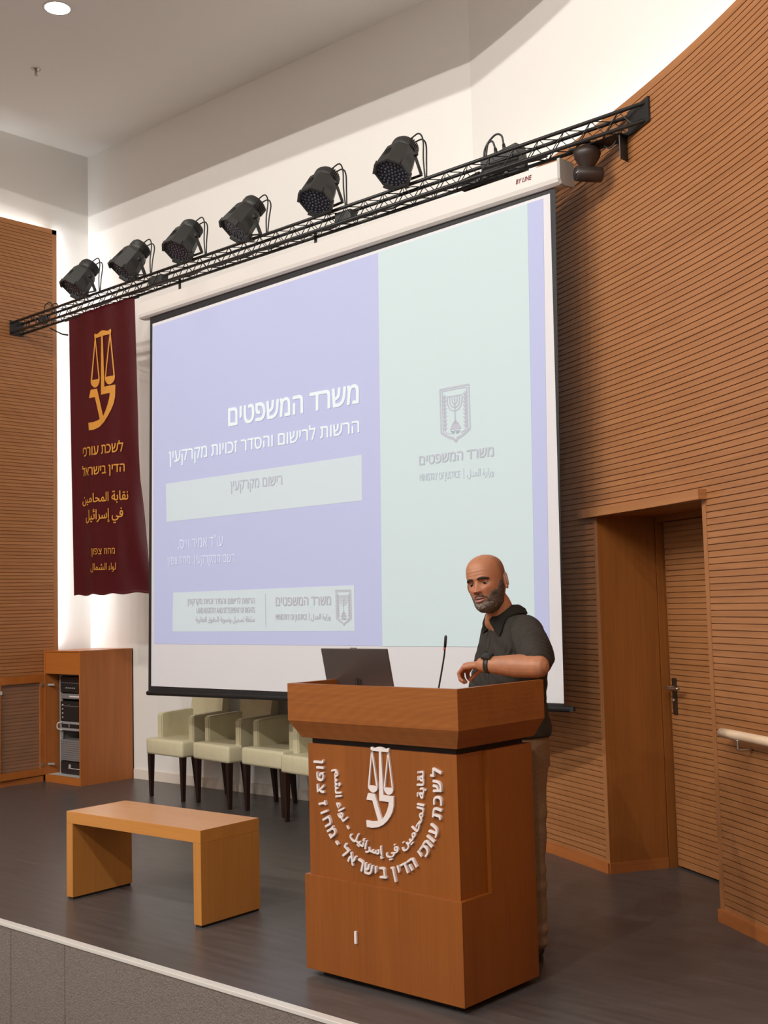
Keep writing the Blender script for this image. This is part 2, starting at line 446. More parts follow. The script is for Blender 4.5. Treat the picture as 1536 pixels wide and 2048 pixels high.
# stage floor and its carpeted front
struct('floor', box(NB(), -0.1, 11.6, -3.31, 0.1, -0.06, 0.0), M_floor)
struct('trim_1', box(NB(), -0.1, 11.6, -3.345, -3.305, -0.014, 0.003, bev=0.003), M_edge)
b = NB(); box(b, -0.1, 11.6, -3.34, -3.30, HALL_Z, -0.014)
struct('wall_stage_front', b, M_carpet)
b = NB()
for sx in (4.212, 4.664): box(b, sx - 0.0012, sx + 0.0012, -3.3406, -3.33, HALL_Z, -0.016)
struct('trim_2', b, M_dark)
struct('floor_hall', box(NB(), -0.1, 11.6, -14, -3.34, HALL_Z - 0.05, HALL_Z), M_carpet)
CZ = 5.84
struct('ceiling', box(NB(), -0.1, 11.7, -14, 0.1, CZ, CZ + 0.1), M_ceil)
struct('ceiling_drop', box(NB(), 0.0, 11.6, -3.75, -3.47, 5.47, CZ), M_ceil)
struct('wall_back', box(NB(), -0.1, 4.62, 0, 0.1, 0, CZ), M_white)
struct('wall_left', box(NB(), -0.1, 0, -14, 0.1, HALL_Z, CZ), M_white)
b = NB(); arc_sheet(b, [(0, 3.2), (0, CZ), (0.08, CZ), (0.08, 3.2)], 71.4, 3, 10.2, 1.2)
struct('wall_right_upper', b, M_white, smooth=False)
struct('wall_hall_rear', box(NB(), -0.1, 11.7, -14.1, -14, HALL_Z, CZ), M_white)
struct('wall_hall_right', box(NB(), 11.5, 11.6, -14, -9.0, HALL_Z, CZ), M_white)

# curved slatted cladding on the right, with the door opening left free
WZ = 4.096
PL = phi_of(5.97, -0.796); PR = phi_of(6.862, -1.321); OZ = 1.93
TOPG = 4.050
b = NB()
arc_sheet(b, slat_profile(0.0, WZ, TOPG), 75.4, PL)
arc_sheet(b, slat_profile(OZ, WZ, TOPG), PL, PR)
arc_sheet(b, slat_profile(0.0, WZ, TOPG), PR, 12)
arc_sheet(b, slat_profile(HALL_Z, 0.0, 4.05 - PITCH * 133), 42, 12)
arc_sheet(b, [(0, WZ), (0.03, WZ), (0.03, 0)], 75.4, PL); arc_sheet(b, [(0, WZ), (0.03, WZ), (0.03, 0)], PR, 12)
arc_sheet(b, [(0, WZ), (0.03, WZ), (0.03, OZ)], PL, PR)
struct('wall_right', b, M_slat)
# plain strips: head strip at the top, door edges, skirting
b = NB(); arc_block(b, 75.4, 12, AR - 0.001, AR + 0.02, TOPG + 0.004, WZ + 0.001); struct('trim_3', b, M_trimh)
dphi = math.degrees(0.034 / AR)
for k, (p, s) in enumerate(((PL, 1), (PR, -1))):
    b = NB(); arc_block(b, p + s * dphi, p, AR - 0.003, AR + 0.36 if False else AR + 0.03, 0.056, OZ + 0.01); struct('trim_%d' % (4 + k), b, M_trim)
b = NB(); arc_block(b, 75.0, PL, AR - 0.016, AR, 0, 0.056); struct('baseboard_right', b, M_base)
b = NB(); arc_block(b, PR + 0.02, 12, AR - 0.016, AR, 0, 0.056); struct('baseboard_right_far', b, M_base)
pl0 = phi_of(5.852, -0.736); pr1 = phi_of(6.90, -1.345)
b = NB(); arc_block(b, pl0, pr1, AR - 0.045, AR + 0.02, OZ, OZ + 0.047); struct('trim_6', b, M_trimh)
# recess behind the opening
nL = Vector((cos(radians(PL)), sin(radians(PL)), 0)); tL = Vector((-nL.y, nL.x, 0))
nM = (Vector((*arc((PL + PR) / 2), 0)) - Vector((AC.x, AC.y, 0))).normalized()
A0 = Vector((*arc(PL), 0)); A1 = Vector((*arc(PR), 0))
DEP = 0.42
u = (A1 - A0).normalized(); n = Vector((-u.y, u.x, 0))
if n.dot(nM) < 0: n = -n
W = (A1 - A0).length
RM = Matrix(((u.x, n.x, 0, A0.x), (u.y, n.y, 0, A0.y), (0, 0, 1, 0), (0, 0, 0, 1)))   # local: x along the opening, y into the recess
b = NB(); box(b, -0.03, 0.0, 0.0, 0.356, 0.056, OZ + 0.02, RM); struct('wall_recess_left', b, M_jamb)
b = NB(); box(b, -0.03, 0.006, -0.004, 0.356, 0.0, 0.056, RM); struct('baseboard_recess', b, M_base)
b = NB(); box(b, W, W + 0.03, 0.03, DEP + 0.1, 0.0, OZ + 0.02, RM); struct('wall_recess_right', b, M_jamb)
b = NB(); box(b, -0.03, W + 0.03, 0.02, DEP + 0.1, OZ, OZ + 0.03, RM); struct('ceiling_recess', b, M_jamb)
b = NB(); box(b, -0.03, W + 0.03, DEP + 0.05, DEP + 0.09, 0.0, OZ, RM); struct('wall_recess_back', b, M_jamb)
b = NB(); box(b, -0.03, 0.004, 0.361, DEP + 0.05, 0.0, OZ, RM); box(b, -0.03, -0.006, 0.35, 0.362, 0.0, OZ, RM); box(b, 0.004, 0.012, DEP + 0.004, DEP + 0.05, 0.0, OZ, RM); box(b, W - 0.03, W, DEP, DEP + 0.05, 0, OZ, RM); box(b, 0.004, W - 0.03, DEP - 0.05, DEP + 0.05, OZ - 0.03, OZ, RM)
struct('trim_7', b, M_jamb)
struct('floor_recess', box(NB(), -0.02, W + 0.02, 0.0, DEP + 0.1, -0.05, -0.0005, RM), M_floor)
# door leaf with grooved face
door = bpy.data.objects.new('door_1', None); COL.objects.link(door); door.location = RM @ Vector((0.012, DEP - 0.01, 0)); door['kind'] = 'structure'
b = NB()
prof = slat_profile(0.012, OZ - 0.034, TOPG)
xs = (0.012, W - 0.03)
for (d0, z0), (d1, z1) in zip(prof, prof[1:]):
    b.faces.new([b.verts.new(RM @ Vector((x, DEP - 0.012 + d, z))) for x, d, z in ((xs[0], d0, z0), (xs[1], d0, z0), (xs[1], d1, z1), (xs[0], d1, z1))])
box(b, xs[0], xs[1], DEP - 0.002, DEP + 0.03, 0.012, OZ - 0.034, RM)
box(b, xs[0], xs[0] + 0.004, DEP - 0.012, DEP, 0.012, OZ - 0.034, RM)
obj('door_leaf', b, M_slat, door)
hb = bpy.data.objects.new('door_handle', None); COL.objects.link(hb); hb.parent = door
hx = 0.062
b = NB(); box(b, hx - 0.019, hx + 0.019, DEP - 0.022, DEP - 0.012, 0.835, 1.035, RM, 0.004)
plate = obj('handle_plate', b, mat('bronze_plate', (0.10, 0.075, 0.05), 0.4, metal=0.8), hb)
b = NB(); tube(b, [RM @ Vector(p) for p in smooth_path([(hx, DEP - 0.02, 0.985), (hx, DEP - 0.06, 0.985), (hx + 0.012, DEP - 0.075, 0.983), (hx + 0.06, DEP - 0.078, 0.98), (hx + 0.125, DEP - 0.07, 0.985)], 6)], 0.009, 10)
obj('handle_lever', b, M_steel, hb, True)
b = NB(); lathe(b, [(0.006, 0), (0.006, 0.004), (0, 0.005)], RM @ Vector((hx, DEP - 0.022, 0.915)), -n, 12); obj('key_hole', b, M_silver, hb)

# left cladding: grooved panel standing off the white wall
LX = 0.08; LT = 5.01; LE = -0.40
b = NB(); prof = slat_profile(0.0, LT, LT - 0.045)
for y0, y1 in ((-6.0, LE - 0.047),):
    for (d0, z0), (d1, z1) in zip(prof, prof[1:]):
        b.faces.new([b.verts.new((LX - d, y, z)) for y, d, z in ((y0, d0, z0), (y1, d0, z0), (y1, d1, z1), (y0, d1, z1))])
box(b, LX - 0.03, LX - 0.009, -6.0, LE - 0.047, 0.0, LT)
struct('wall_left_cladding', b, M_slat)
struct('trim_8', box(NB(), LX - 0.035, LX + 0.001, LE - 0.047, LE, 0.0, LT), M_trim)
struct('trim_9', box(NB(), LX - 0.035, LX + 0.001, -6.0, LE, LT - 0.042, LT + 0.001), M_trimh)
b = NB(); box(b, 0.66, 4.3, -0.014, 0, 0, 0.085, bev=0.003); struct('baseboard_back', b, M_skirt)
struct('baseboard_left', box(NB(), LX, LX + 0.016, -3.3, -0.57, 0, 0.05), M_base)

# ================================================================== CEILING FITTINGS
t = thing('recessed_downlight', 'bright round recessed downlight glowing in the stage ceiling', 'ceiling light', (2.252, -1.79, CZ))
b = NB(); lathe(b, [(0.088, -0.001), (0.10, -0.004), (0.105, 0.0), (0.088, 0.0)], (2.252, -1.79, CZ - 0.001)); obj('rim', b, M_ceil, t, True)
b = NB(); lathe(b, [(0, -0.004), (0.088, -0.003), (0.088, 0.0)], (2.252, -1.79, CZ - 0.001)); obj('diffuser', b, M_lamp, t)
t = thing('sprinkler_head', 'small chrome fire sprinkler hanging from the ceiling left of the corner', 'sprinkler', (1.294, -1.368, CZ))
b = NB(); lathe(b, [(0.036, 0), (0.036, -0.004), (0.014, -0.012), (0, -0.012)], (1.294, -1.368, CZ)); obj('rosette', b, M_steel, t, True)
b = NB(); tube(b, [(1.294, -1.368, CZ - 0.01), (1.294, -1.368, CZ - 0.05)], 0.006)
for s in (-1, 1): tube(b, [(1.294 + s * 0.014, -1.368, CZ - 0.012), (1.294 + s * 0.014, -1.368, CZ - 0.03), (1.294, -1.368, CZ - 0.048)], 0.0035, 6)
lathe(b, [(0.016, -0.052), (0.016, -0.05), (0, -0.05)], (1.294, -1.368, CZ), (0, 0, 1), 12)
obj('nozzle', b, M_zinc, t)
t = thing('ceiling_speaker', 'round white ceiling speaker cut off by the photo corner', 'speaker', (1.865, -2.175, CZ))
b = NB(); lathe(b, [(0.118, 0), (0.118, -0.006), (0.105, -0.009), (0.10, -0.004), (0.10, 0)], (1.865, -2.175, CZ)); obj('ring', b, M_white, t, True)
b = NB(); lathe(b, [(0, -0.012), (0.07, -0.010), (0.075, -0.003), (0.075, 0)], (1.865, -2.175, CZ)); obj('grille', b, M_white, t, True)

# ================================================================== PROJECTION SCREEN
def on_scr(x, z, off=0.0):          # the screen hangs under the truss, parallel to it
    return Vector((x, -0.86 - 0.037 * x - off, z))
scr = thing('projection_screen', 'large pull-down projection screen with black border showing a lavender slide', 'projection screen', on_scr(4.0, 0.86))
def poly(name, pts, off, m, parent):
    b = NB(); A = [b.verts.new(on_scr(*p, off)) for p in pts]; B = [b.verts.new(on_scr(*p, off - 0.0012)) for p in pts]
    b.faces.new(A); b.faces.new(B[::-1])
    for i in range(len(pts)): b.faces.new((A[i], B[i], B[(i + 1) % len(pts)], A[(i + 1) % len(pts)]))
    return obj(name, b, m, parent)
poly('black_border', [(2.186, 3.775), (5.966, 3.775), (5.893, 0.905), (2.112, 0.868)], 0.0, M_scrblk, scr)
poly('screen_cloth', [(2.217, 3.662), (5.930, 3.701), (5.897, 0.930), (2.152, 0.915)], 0.002, M_scr, scr)
b = NB(); tube(b, [on_scr(2.105, 0.862, 0), on_scr(5.935, 0.902, 0)], 0.017, 12); wb = obj('weight_bar', b, M_scrblk, scr, True)
b = NB(); box(b, 0, 0.03, -0.012, 0.012, -0.012, 0.012, Matrix.Translation(on_scr(5.93, 0.902, 0))); obj('end_knob', b, M_scrblk, wb)
sl = poly('projected_slide', [(2.221, 3.640), (5.884, 3.684), (5.818, 1.226), (2.197, 1.230)], 0.004, M_lav, scr)
poly('mint_panel', [(4.622, 3.672), (5.779, 3.682), (5.725, 1.228), (4.572, 1.226)], 0.006, M_mint, sl)
poly('topic_box', [(2.371, 2.419), (4.435, 2.417), (4.427, 2.131), (2.373, 2.134)], 0.006, M_pbox, sl)
poly('logo_box', [(2.446, 1.606), (4.340, 1.605), (4.333, 1.320), (2.431, 1.321)], 0.006, M_pbox, sl)
def slide_text(name, body, q, cap, m, bold):
    b = NB(); add_glyphs(b, body, quadmap(q, cap, lambda x, z, e: on_scr(x, z, 0.009 + e * 0.05)), bold)
    return obj(name, b, m, sl)
slide_text('slide_title', rtl('משרד המשפטים'), [(3.12, 2.761), (4.424, 2.749), (4.428, 2.866), (3.123, 2.884)], HEB, M_ptxt, 0.022)
slide_text('slide_subtitle', rtl('הרשות לרישום והסדר זכויות מקרקעין'), [(2.416, 2.572), (4.421, 2.562), (4.424, 2.636), (2.417, 2.654)], HEB, M_ptxt, 0.012)
slide_text('topic_text', rtl('רישום מקרקעין'), [(3.134, 2.304), (3.681, 2.298), (3.683, 2.36), (3.135, 2.368)], HEB, M_pgry, 0.004)
slide_text('name_text', rtl('עו"ד אמיר וייס,'), [(2.518, 1.927), (3.042, 1.919), (3.044, 1.99), (2.517, 1.991)], HEB, M_pthin, 0.0)
slide_text('role_text', rtl('רשם המקרקעין, מחוז צפון'), [(2.384, 1.814), (3.168, 1.801), (3.17, 1.857), (2.385, 1.87)], HEB, M_pthin, 0.0)
slide_text('logo_hebrew', rtl('משרד המשפטים'), [(3.594, 1.489), (4.129, 1.486), (4.131, 1.54), (3.595, 1.545)], HEB, M_pgr2, 0.014)
slide_text('logo_english', 'MINISTRY OF JUSTICE', [(3.591, 1.397), (3.9, 1.395), (3.901, 1.43), (3.592, 1.434)], LAT, M_pgr2, 0.004)
slide_text('logo_arabic', arabic('وزارة العدل'), [(3.94, 1.396), (4.123, 1.396), (4.124, 1.431), (3.941, 1.432)], ARB, M_pgr2, 0.004)
slide_text('authority_hebrew', rtl('הרשות לרישום והסדר זכויות מקרקעין'), [(2.622, 1.519), (3.376, 1.509), (3.377, 1.546), (2.622, 1.557)], HEB, M_pgr2, 0.006)
slide_text('authority_english', 'LAND REGISTRY AND SETTLEMENT OF RIGHTS', [(2.728, 1.451), (3.375, 1.447), (3.376, 1.484), (2.729, 1.492)], LAT, M_pgr2, 0.003)
slide_text('authority_arabic', arabic('سلطة تسجيل وتسوية الحقوق العقارية'), [(2.716, 1.391), (3.373, 1.386), (3.374, 1.424), (2.717, 1.428)], ARB, M_pgr2, 0.003)
slide_text('panel_hebrew', rtl('משרד המשפטים'), [(4.918, 2.304), (5.484, 2.299), (5.487, 2.351), (4.92, 2.356)], HEB, M_pgry, 0.016)
slide_text('panel_english', 'MINISTRY OF JUSTICE', [(4.919, 2.208), (5.231, 2.201), (5.233, 2.241), (4.92, 2.251)], LAT, M_pfnt, 0.003)
slide_text('panel_arabic', arabic('وزارة العدل'), [(5.285, 2.2), (5.48, 2.194), (5.482, 2.238), (5.287, 2.242)], ARB, M_pfnt, 0.003)
b = NB()
for x, z0, z1, w in ((3.488, 1.357, 1.575, 0.0022), (3.921, 1.388, 1.438, 0.003)):
    b.faces.new([b.verts.new(on_scr(x + dx, z, 0.009)) for dx, z in ((-w, z0), (w, z0), (w, z1), (-w, z1))])
obj('logo_divider', b, M_pgr2, sl)
b = NB(); b.faces.new([b.verts.new(on_scr(5.259 + dx, z, 0.009)) for dx, z in ((-.003, 2.192), (.003, 2.192), (.003, 2.252), (-.003, 2.252))]); obj('panel_divider', b, M_pfnt, sl)
def state_emblem(name, x0, x1, z0, z1, m, parent):
    """shield with a seven-armed lampstand between two olive branches, in unit coordinates"""
    b = NB()
    def P(x, z): return on_scr(x0 + (x1 - x0) * x, z0 + (z1 - z0) * z, 0.009)
    def line(pts, w):
        for (ax, az), (bx, bz) in zip(pts, pts[1:]):
            asp = (z1 - z0) / (x1 - x0); dx, dz = bx - ax, (bz - az) * asp; L = math.hypot(dx, dz) or 1
            nx, nz = -dz / L * w, dx / L * w / asp
            try: b.faces.new([b.verts.new(P(*q)) for q in ((ax + nx, az + nz), (bx + nx, bz + nz), (bx - nx, bz - nz), (ax - nx, az - nz))])
            except ValueError: pass
    def shield(i):
        pts = [(i, 1 - i * .5), (i, 0.22)]
        for k in range(7):
            a = k / 6; pts.append((i + (0.5 - i) * a, 0.22 - 0.14 * sin(a * pi / 2) - (0.06 if k == 6 else 0) + i * .4 * a))
        return pts + [(1 - x, z) for x, z in pts[::-1]] + [pts[0]]
    line(shield(0.0), 0.022); line(shield(0.075), 0.014)
    for k in range(4):
        r = 0.085 * k
        if k == 0: line([(0.5, 0.84), (0.5, 0.36)], 0.02)
        else:
            line([(0.5 + r * cos(a), 0.82 - 0.0 if False else 0.76 - r * 0.68 * sin(-a) * 1 if False else 0.76 + r * 0.72 * sin(a)) for a in [pi + pi * j / 12 for j in range(13)]], 0.017)
            for s in (-1, 1): line([(0.5 + s * r, 0.76), (0.5 + s * r, 0.84)], 0.017)
    line([(0.24, 0.845), (0.76, 0.845)], 0.012)
    for z, w in ((0.385, 0.045), (0.36, 0.09), (0.335, 0.12), (0.30, 0.15), (0.265, 0.19)): line([(0.5 - w, z), (0.5 + w, z)], 0.026)
    for s in (-1, 1):
        stem = [(0.5 + s * (0.36 - 0.0 * t), 0.24 + 0.66 * t) for t in (0, .5, 1)]
        line([(0.5 + s * 0.18, 0.18), (0.5 + s * 0.30, 0.2), stem[0]], 0.012); line(stem, 0.012)
        for k in range(9):
            z = 0.26 + 0.07 * k
            for d in (-1, 1): line([(0.5 + s * 0.36, z), (0.5 + s * 0.36 + d * 0.065, z + 0.05)], 0.022)
    add_glyphs(b, rtl('ישראל'), lambda s, y, e: P(0.34 + 0.32 * s, 0.17 + 0.055 * y / HEB), 0.02)
    return obj(name, b, m, parent)
state_emblem('panel_emblem', 5.098, 5.318, 2.403, 2.733, M_pgry, sl)
state_emblem('logo_emblem', 4.175, 4.311, 1.350, 1.577, M_pgr2, sl)
# roller housing
b = NB()
def hp(x, d, z): return on_scr(x, z, d)
hprof = [(0.04, 3.842), (-0.09, 3.85), (-0.09, 3.73), (-0.02, 3.716), (0.015, 3.716), (0.035, 3.728), (0.042, 3.75)]
ends = []
for x in (2.085, 6.015):
    dz = (x - 2.085) * 0.0025
    ends.append([b.verts.new(hp(x, d, z + dz)) for d, z in hprof])
nn = len(hprof)
for i in range(nn): b.faces.new((ends[0][i], ends[0][(i + 1) % nn], ends[1][(i + 1) % nn], ends[1][i]))
b.faces.new(ends[0]); b.faces.new(ends[1][::-1])
hs = obj('roller_housing', b, M_house, scr)
b = NB(); pr = [(0.046, 3.862), (-0.094, 3.868), (-0.094, 3.732), (0.0, 3.720), (0.03, 3.724), (0.047, 3.75)]
E0 = [b.verts.new(hp(6.013, d, z)) for d, z in pr]; E1 = [b.verts.new(hp(6.03, d, z)) for d, z in pr]
b.faces.new(E0); b.faces.new(E1[::-1])
for i in range(len(pr)): b.faces.new((E0[i], E0[(i + 1) % len(pr)], E1[(i + 1) % len(pr)], E1[i]))
obj('end_cap', b, mat('cap_grey', (0.42, 0.40, 0.38), 0.5), hs)
b = NB(); add_glyphs(b, 'BY LINE', lambda s, y, e: hp(5.73 + 0.105 * s + 0.008 * y, 0.0435, 3.795 + 0.026 * y / LAT), 0.01); obj('maker_mark', b, M_red, hs)
b = NB()
for x in (2.5, 4.0, 5.6): box(b, -0.012, 0.012, -0.003, 0.003, 0, 0.12, Matrix.Translation(on_scr(x, 3.84, -0.05)))
obj('hanger', b, M_black, scr)

# ================================================================== TRUSS
def tr(x, dy=0.0, dz=0.0):          # front top chord of the truss
    return Vector((x, -0.86 - 0.043 * x + dy, 4.069 - 0.0105 * x + dz))
truss = thing('lighting_truss', 'long black lattice truss spanning the stage between both wood walls', 'truss', tr(3.2))
TW, TH = 0.095, -0.092
x0, x1 = 0.09, 6.54
for dy, dz in ((0, 0), (TW, 0), (0, TH), (TW, TH)):
    b = NB(); tube(b, [tr(x0, dy, dz), tr(6.565 if dy == 0 else 6.41, dy, dz)], 0.0105, 10); obj('chord', b, M_black, truss, True)
def lace(d0, d1, ph):
    b = NB(); pts = []; x = x0 + 0.02; k = ph
    while x < (6.55 if d0[0] == 0 and d1[0] == 0 else 6.40):
        d = (d0, d1)[k % 2]; pts.append(tr(x, *d)); x += 0.085; k += 1
    tube(b, pts, 0.0035, 6); obj('lacing', b, M_black, truss)
lace((0, 0), (0, TH), 0); lace((TW, 0), (TW, TH), 1); lace((0, 0), (TW, 0), 0); lace((0, TH), (TW, TH), 1)
b = NB(); M = Matrix.Translation(tr(0.088)); box(b, -0.006, 0.002, -0.02, TW + 0.02, TH - 0.02, 0.02, M); obj('end_plate', b, M_black, truss)
b = NB(); e = tr(6.545); a = radians(phi_of(6.57, -1.14))
a = radians(phi_of(6.505, -1.10)); q = arc(math.degrees(a), AR - 0.009); M = Matrix.Translation((q[0], q[1], e.z + TH / 2)) @ Matrix.Rotation(a, 4, 'Z'); box(b, -0.006, 0.006, -0.105, 0.105, -0.062, 0.066, M); obj('end_plate', b, M_black, truss)
# cables lying along the truss
for i, (dy, dz, xa, xb, lab) in enumerate(((0.03, -0.085, 1.0, 6.2, 'thick black cable lying along the bottom front of the truss'),
                                          (0.06, -0.075, 1.2, 5.9, 'thin black cable sagging along the truss behind the thick one'))):
    b = NB(); pts = [tr(xa + (xb - xa) * k / 60, dy + 0.008 * sin(k * 1.7 + i), dz + 0.006 * sin(k * 0.9 + 2 * i)) for k in range(61)]
    tube(b, pts, 0.009 - 0.003 * i, 7); tag(obj('power_cable', b, M_black, loc=tr(3.5)), lab, 'cable', 'cables on the truss')
for x, w, lab in ((2.25, 0.16, 'black splitter box inside the truss near the second spotlight'), (4.32, 0.14, 'black splitter box inside the truss under the fifth spotlight'), (0.55, 0.05, 'coiled black plug box on the truss end by the left wood wall')):
    b = NB(); M = Matrix.Translation(tr(x, TW / 2, TH / 2)); box(b, -w / 2, w / 2, -0.035, 0.035, -0.03, 0.032, M, 0.006)
    tag(obj('splitter_box', b, M_blackpl, loc=tr(x)), lab, 'electrical box', 'boxes on the truss')
b = NB()
tube(b, smooth_path([tr(0.62, 0.02, 0.0), tr(0.60, 0.03, 0.06), tr(0.68, 0.03, 0.075), tr(0.74, 0.03, 0.03), tr(0.72, 0.02, 0.0)], 8), 0.005, 6)
tube(b, smooth_path([tr(0.70, 0.03, 0.0), tr(0.70, 0.04, 0.05), tr(0.78, 0.04, 0.05), tr(0.82, 0.03, 0.0)], 8), 0.005, 6)
tag(obj('cable_coil', b, M_black, loc=tr(0.65)), 'small loop of black cable standing on the truss beside the left wood wall', 'cable', 'cables on the truss')
# bigger box with two looped plugs behind the truss, near the right end
t = thing('dimmer_box', 'black power box with two looped plug cables behind the truss right end', 'electrical box', tr(5.55, 0.1), 'boxes on the truss')
M = Matrix.Translation(tr(5.55, 0.14, -0.04)) @ Matrix.Rotation(radians(-8), 4, 'Y')
b = NB(); box(b, -0.13, 0.13, -0.05, 0.05, -0.07, 0.10, M, 0.008); obj('case', b, M_blackpl, t)
b = NB()
for s in (-0.03, 0.03): tube(b, [M @ Vector((s, -0.02, 0.09)), M @ Vector((s, -0.02, 0.14))], [0.014, 0.009], 10)
obj('plug', b, M_black, t, True)
b = NB(); tube(b, smooth_path([M @ Vector(p) for p in ((0.03, -0.02, 0.13), (0.03, -0.03, 0.19), (-0.02, -0.03, 0.21), (-0.10, -0.03, 0.15), (-0.12, -0.03, 0.0))], 8), 0.006, 8)
tube(b, smooth_path([M @ Vector(p) for p in ((-0.03, -0.02, 0.13), (-0.035, -0.03, 0.18), (-0.07, -0.03, 0.18), (-0.10, -0.03, 0.10))], 8), 0.006, 8); obj('cord', b, M_black, t, True)
b = NB(); box(b, -0.30, -0.16, -0.03, 0.03, -0.02, 0.05, M, 0.004); obj('side_unit', b, M_black, t)

# ------------------------------------------------------------------ six stage spotlights
def par_light(x, dx, label, cx=0.0, cz=0.0):
    base = tr(x)
    t = thing('stage_spotlight', label, 'spotlight', base, 'stage spotlights on the truss')
    d = Vector((dx, -0.55, -0.80)).normalized()          # beam axis
    sx = Vector((1, 0, 0)) + Vector((0, 0, 0)); sx = (sx - d * sx.dot(d)).normalized(); up = sx.cross(d)
    if up.z < 0: up = -up
    piv = base + Vector((-0.015 + cx, -0.06, 0.135 + cz)); SZ = 1.12
    BM = Matrix((( sx.x, up.x, d.x, piv.x), (sx.y, up.y, d.y, piv.y), (sx.z, up.z, d.z, piv.z), (0, 0, 0, 1))) @ Matrix.Scale(SZ, 4)
    def T(p): return BM @ Vector(p)
    b = NB()                                                # eight-sided barrel, slightly flared to the front
    rings = []
    for h, r in ((-0.075, 0.074), (-0.05, 0.085), (0.08, 0.098), (0.105, 0.098), (0.105, 0.088), (0.09, 0.086)):
        rings.append([b.verts.new(T((r * 1.04 * cos(pi / 8 + pi / 4 * k), r * sin(pi / 8 + pi / 4 * k) * 1.04, h))) for k in range(8)])
    for A, B in zip(rings, rings[1:]):
        for k in range(8): b.faces.new((A[k], A[(k + 1) % 8], B[(k + 1) % 8], B[k]))
    b.faces.new(rings[0])
    for k in range(4):                                      # front gel-frame clips
        a = pi / 4 + pi / 2 * k; c = Vector((0.098 * cos(a), 0.098 * sin(a), 0.10))
        box(b, -0.032, 0.032, -0.008, 0.005, -0.02, 0.016, BM @ Matrix.Translation(c) @ Matrix.Rotation(a - pi / 2, 4, 'Z'))
    body = obj('barrel', b, M_blackpl, t)
    b = NB()
    for k in range(5): box(b, -0.018, 0.018, 0, 0.004, -0.004 + k * 0.010, 0.001 + k * 0.010, BM @ Matrix.Translation((0, 0.089, 0)))
    obj('vent_slots', b, M_black, body)
    b = NB(); lathe(b, [(SZ * r, SZ * h) for r, h in [(0.070, -0.07), (0.074, -0.10), (0.072, -0.125), (0.060, -0.145), (0.035, -0.155), (0, -0.157)]], piv, d, 24)
    cap_ = obj('rear_cap', b, M_blackpl, t, True)
    b = NB()
    for k in range(9):
        a = -0.9 + k * 0.16; M = BM @ Matrix.Rotation(a, 4, 'Z') @ Matrix.Translation((0.074, 0, -0.105))
        box(b, -0.002, 0.004, -0.003, 0.003, -0.028, 0.026, M)
    obj('cooling_fins', b, M_black, cap_)
    b = NB(); lathe(b, [(0, 0.094 * SZ), (0.087 * SZ, 0.094 * SZ), (0.087 * SZ, 0.090 * SZ)], piv, d, 24); face = obj('front_lens', b, M_lens, t)
    b = NB(); pts = [(0, 0)]
    for ring, cnt in ((0.021, 6), (0.042, 12), (0.063, 17), (0.080, 20)): pts += [(ring * cos(2 * pi * k / cnt), ring * sin(2 * pi * k / cnt)) for k in range(cnt)]
    for px, py in pts: lathe(b, [(0.0082, 0.0935 * SZ), (0.0068, 0.098 * SZ), (0, 0.0995 * SZ)], T((px, py, 0)), d, 8)
    obj('led_array', b, M_led, face, True)
    # yoke: flat strap from both pivots down to the clamp
    yk = (base + Vector((cx * 0.4, -0.0, 0.03)))
    b = NB(); Lp = T((-0.112, 0, -0.01)); Rp = T((0.112, 0, -0.01)); bl = yk + sx * -0.115; br = yk + sx * 0.115
    dn = (yk - piv).normalized()
    def strap(a, c):
        ax = (c - a).normalized(); w = ax.cross(sx).normalized() * 0.013; th = sx * 0.0025 if abs(ax.dot(sx)) < 0.7 else ax.cross(w).normalized() * 0.0025
        vs = [b.verts.new(p + si * w + sj * th) for p in (a, c) for si, sj in ((1, 1), (1, -1), (-1, -1), (-1, 1))]
        for q in ((0, 1, 2, 3), (7, 6, 5, 4), (0, 4, 5, 1), (1, 5, 6, 2), (2, 6, 7, 3), (3, 7, 4, 0)): b.faces.new([vs[i] for i in q])
    strap(Lp, bl); strap(Rp, br)
    w2 = Vector((0, 0.013, 0)); t2 = Vector((0, 0, 0.0025))
    vs = [b.verts.new(p + i * w2 + j * t2) for p in (bl, br) for i, j in ((1, 1), (1, -1), (-1, -1), (-1, 1))]
    for q in ((0, 1, 2, 3), (7, 6, 5, 4), (0, 4, 5, 1), (1, 5, 6, 2), (2, 6, 7, 3), (3, 7, 4, 0)): b.faces.new([vs[i] for i in q])
    yo = obj('yoke', b, M_blackpl, t)
    for s in (-1, 1):
        b = NB(); lathe(b, [(0.016, 0), (0.018, 0.004), (0.014, 0.016), (0, 0.017)], T((s * 0.114, 0, -0.01)), sx * s, 12); obj('pivot_knob', b, M_black, yo, True)
    b = NB(); tube(b, [yk + Vector((0, 0, 0.02)), base + Vector((0, 0, -0.014))], 0.006, 8)
    box(b, -0.016, 0.016, -0.016, 0.016, -0.014, 0.014, Matrix.Translation(base)); obj('clamp', b, M_zinc, t)
    # tail cables looping from the rear cap down to the truss
    b = NB()
    for k in range(2):
        s = T((0.062, 0.03 - 0.03 * k, -0.135)); q = base + Vector((0.13 + 0.01 * k, 0.02, 0.0))
        tube(b, smooth_path([s, s + Vector((0.035, 0.03, 0.028 - 0.01 * k)), s + Vector((0.075, 0.02, -0.03)), s * 0.45 + q * 0.55 + Vector((0.035 + 0.008 * k, 0.0, 0)), q], 8), 0.005, 7)
    obj('tail_cable', b, M_black, t, True)
    return t
